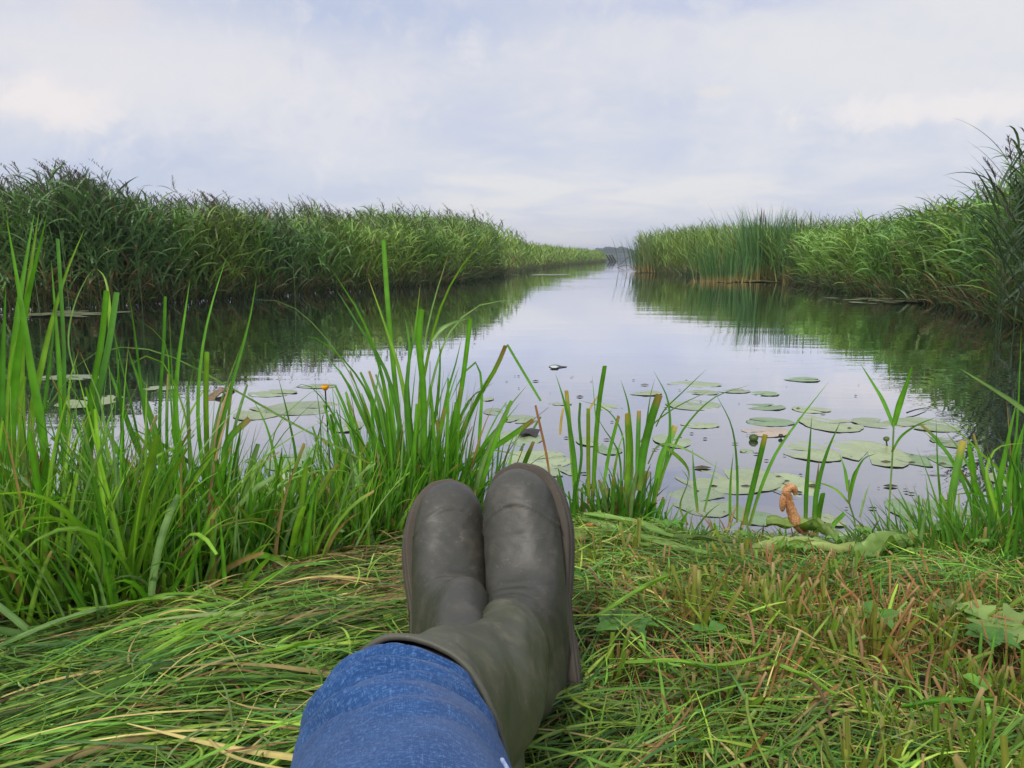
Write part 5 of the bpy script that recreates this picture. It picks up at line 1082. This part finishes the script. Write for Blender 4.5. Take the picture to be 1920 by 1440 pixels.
# the yellow flower on its stalk
p = atY(610, 733, 1.95); root = empty('yellow_water_lily', (p[0], p[1], 0)); tag(root, 'small yellow water lily flower on a dark stalk left of the tussock', 'flower')
mb = MB(); mb.tubes(np.array([[[.0, 0, -.03], [.004, 0, p[2] * .5], [0, 0, p[2]]]]), np.full((1, 3), .0022), np.full((1, 3, 3), .06) * [.8, 1, .4], 6); mb.build('stem', M_leaf, root)
for j in range(5):
    a = j * 1.2566; u_ = np.linspace(0, 1, 7); w_ = np.linspace(-1, 1, 5); rad_ = .002 + .008 * np.sin(u_ * 2.1); V = np.stack([rad_[:, None] * np.cos(a + w_ * .75), rad_[:, None] * np.sin(a + w_ * .75), p[2] + (u_ * .015)[:, None] + 0 * w_[None]], -1); mb = MB(); mb.grid(V, np.array([.75, .36, .02])); mb.build('petal', M_dry, root)
# twigs: the snag at the corner, the black stick near the bank
def twig(name, label, px, py, segs, r, mat, z=.01):
    p = onZ(px, py, 0); d = p[1]; mb = MB(); root = empty(name, p); tag(root, label, 'twig')
    for i, sg in enumerate(segs):
        P = np.array([[x * d / F, 0.002 * x, z + h * d / F] for x, h in sg]); P = cr(P, 10)[None]; mb = MB(); mb.tubes(P, np.linspace(r, r * .5, 10)[None], np.full((1, 10, 3), 1.), 6); mb.build('branch', mat, root)
twig('snag', 'bare bent branch lying in the water at the right bank corner', 1168, 502, [[(-16, -3), (-2, 3), (8, 4), (18, -1)], [(-8, 4), (4, 14), (12, 20), (20, 16)]], .022, M_wood)
twig('stick', 'short black stick floating between bank and pads at the foot of the V shoot', 1640, 996, [[(-20, 0), (0, 1), (26, 0)], [(-16, 0), (-15, 4)], [(8, 0), (9, 4)]], .003, M_black, .012)
twig('floating_stem', 'dark stem lying on the water behind the bent leaf tip', 1716, 774, [[(-28, 0), (0, 1), (36, -1)]], .004, M_black, .012)
for px, lab in ((1142, 'first dark post standing in the water past the left reeds'), (1147, 'middle one of three leaning posts past the left reeds'), (1152, 'last of three leaning posts past the left reeds')):
    q = onZ(px, 491, 0); root = empty('reed_bundle', q); tag(root, lab, 'post', 'three leaning posts past the left reeds'); mb = MB(); mb.tubes(np.array([[[.3, 0, -.2], [0, 0, .3], [-.35, 0, .85]]]), np.array([[.14, .12, .08]]), np.full((1, 3, 3), .05) * [.7, 1, .6], 7); mb.build('stalk', M_reed, root)
# specks of debris on the surface
mb = MB()
for i in range(80):
    px, py = U(930, 1780), U(690, 960); c = onZ(px, py, .005); r = U(.002, .008) * (1 if U(0, 1) < .85 else 2); th = np.arange(6) * 1.047; ring = np.stack([c[0] + r * np.cos(th) * U(.8, 2.5), c[1] + r * np.sin(th), np.full(6, .004)], 1); mb.fan(ring, ring.mean(0) + [0, 0, r * .5], np.array([.04, .035, .02]) * U(.3, 2.5))
tag(mb.build('debris', M_dry), 'specks of plant debris drifting on the near water', None, None, 'stuff')

# ------------------------------------------------------------------ air between here and the far shore
mh, th_, oh = mat_new('haze_air'); vol = th_.new('ShaderNodeVolumePrincipled', ins={'Color': (.80, .86, 1.0, 1), 'Density': .0007, 'Anisotropy': .2}); th_.l.new(vol.outputs[0], oh.inputs['Volume'])
bx_ = np.array([[x, y, z] for z in (-3., 22.) for x, y in ((-1900, -480), (1900, -480), (1900, 2900), (-1900, 2900))], float)
hz = make_obj('haze', bx_, np.array([[3, 2, 1, 0], [4, 5, 6, 7], [0, 1, 5, 4], [1, 2, 6, 5], [2, 3, 7, 6], [3, 0, 4, 7]]), mh, smooth=False); tag(hz, 'thin bluish haze over the lake', None, None, 'stuff')
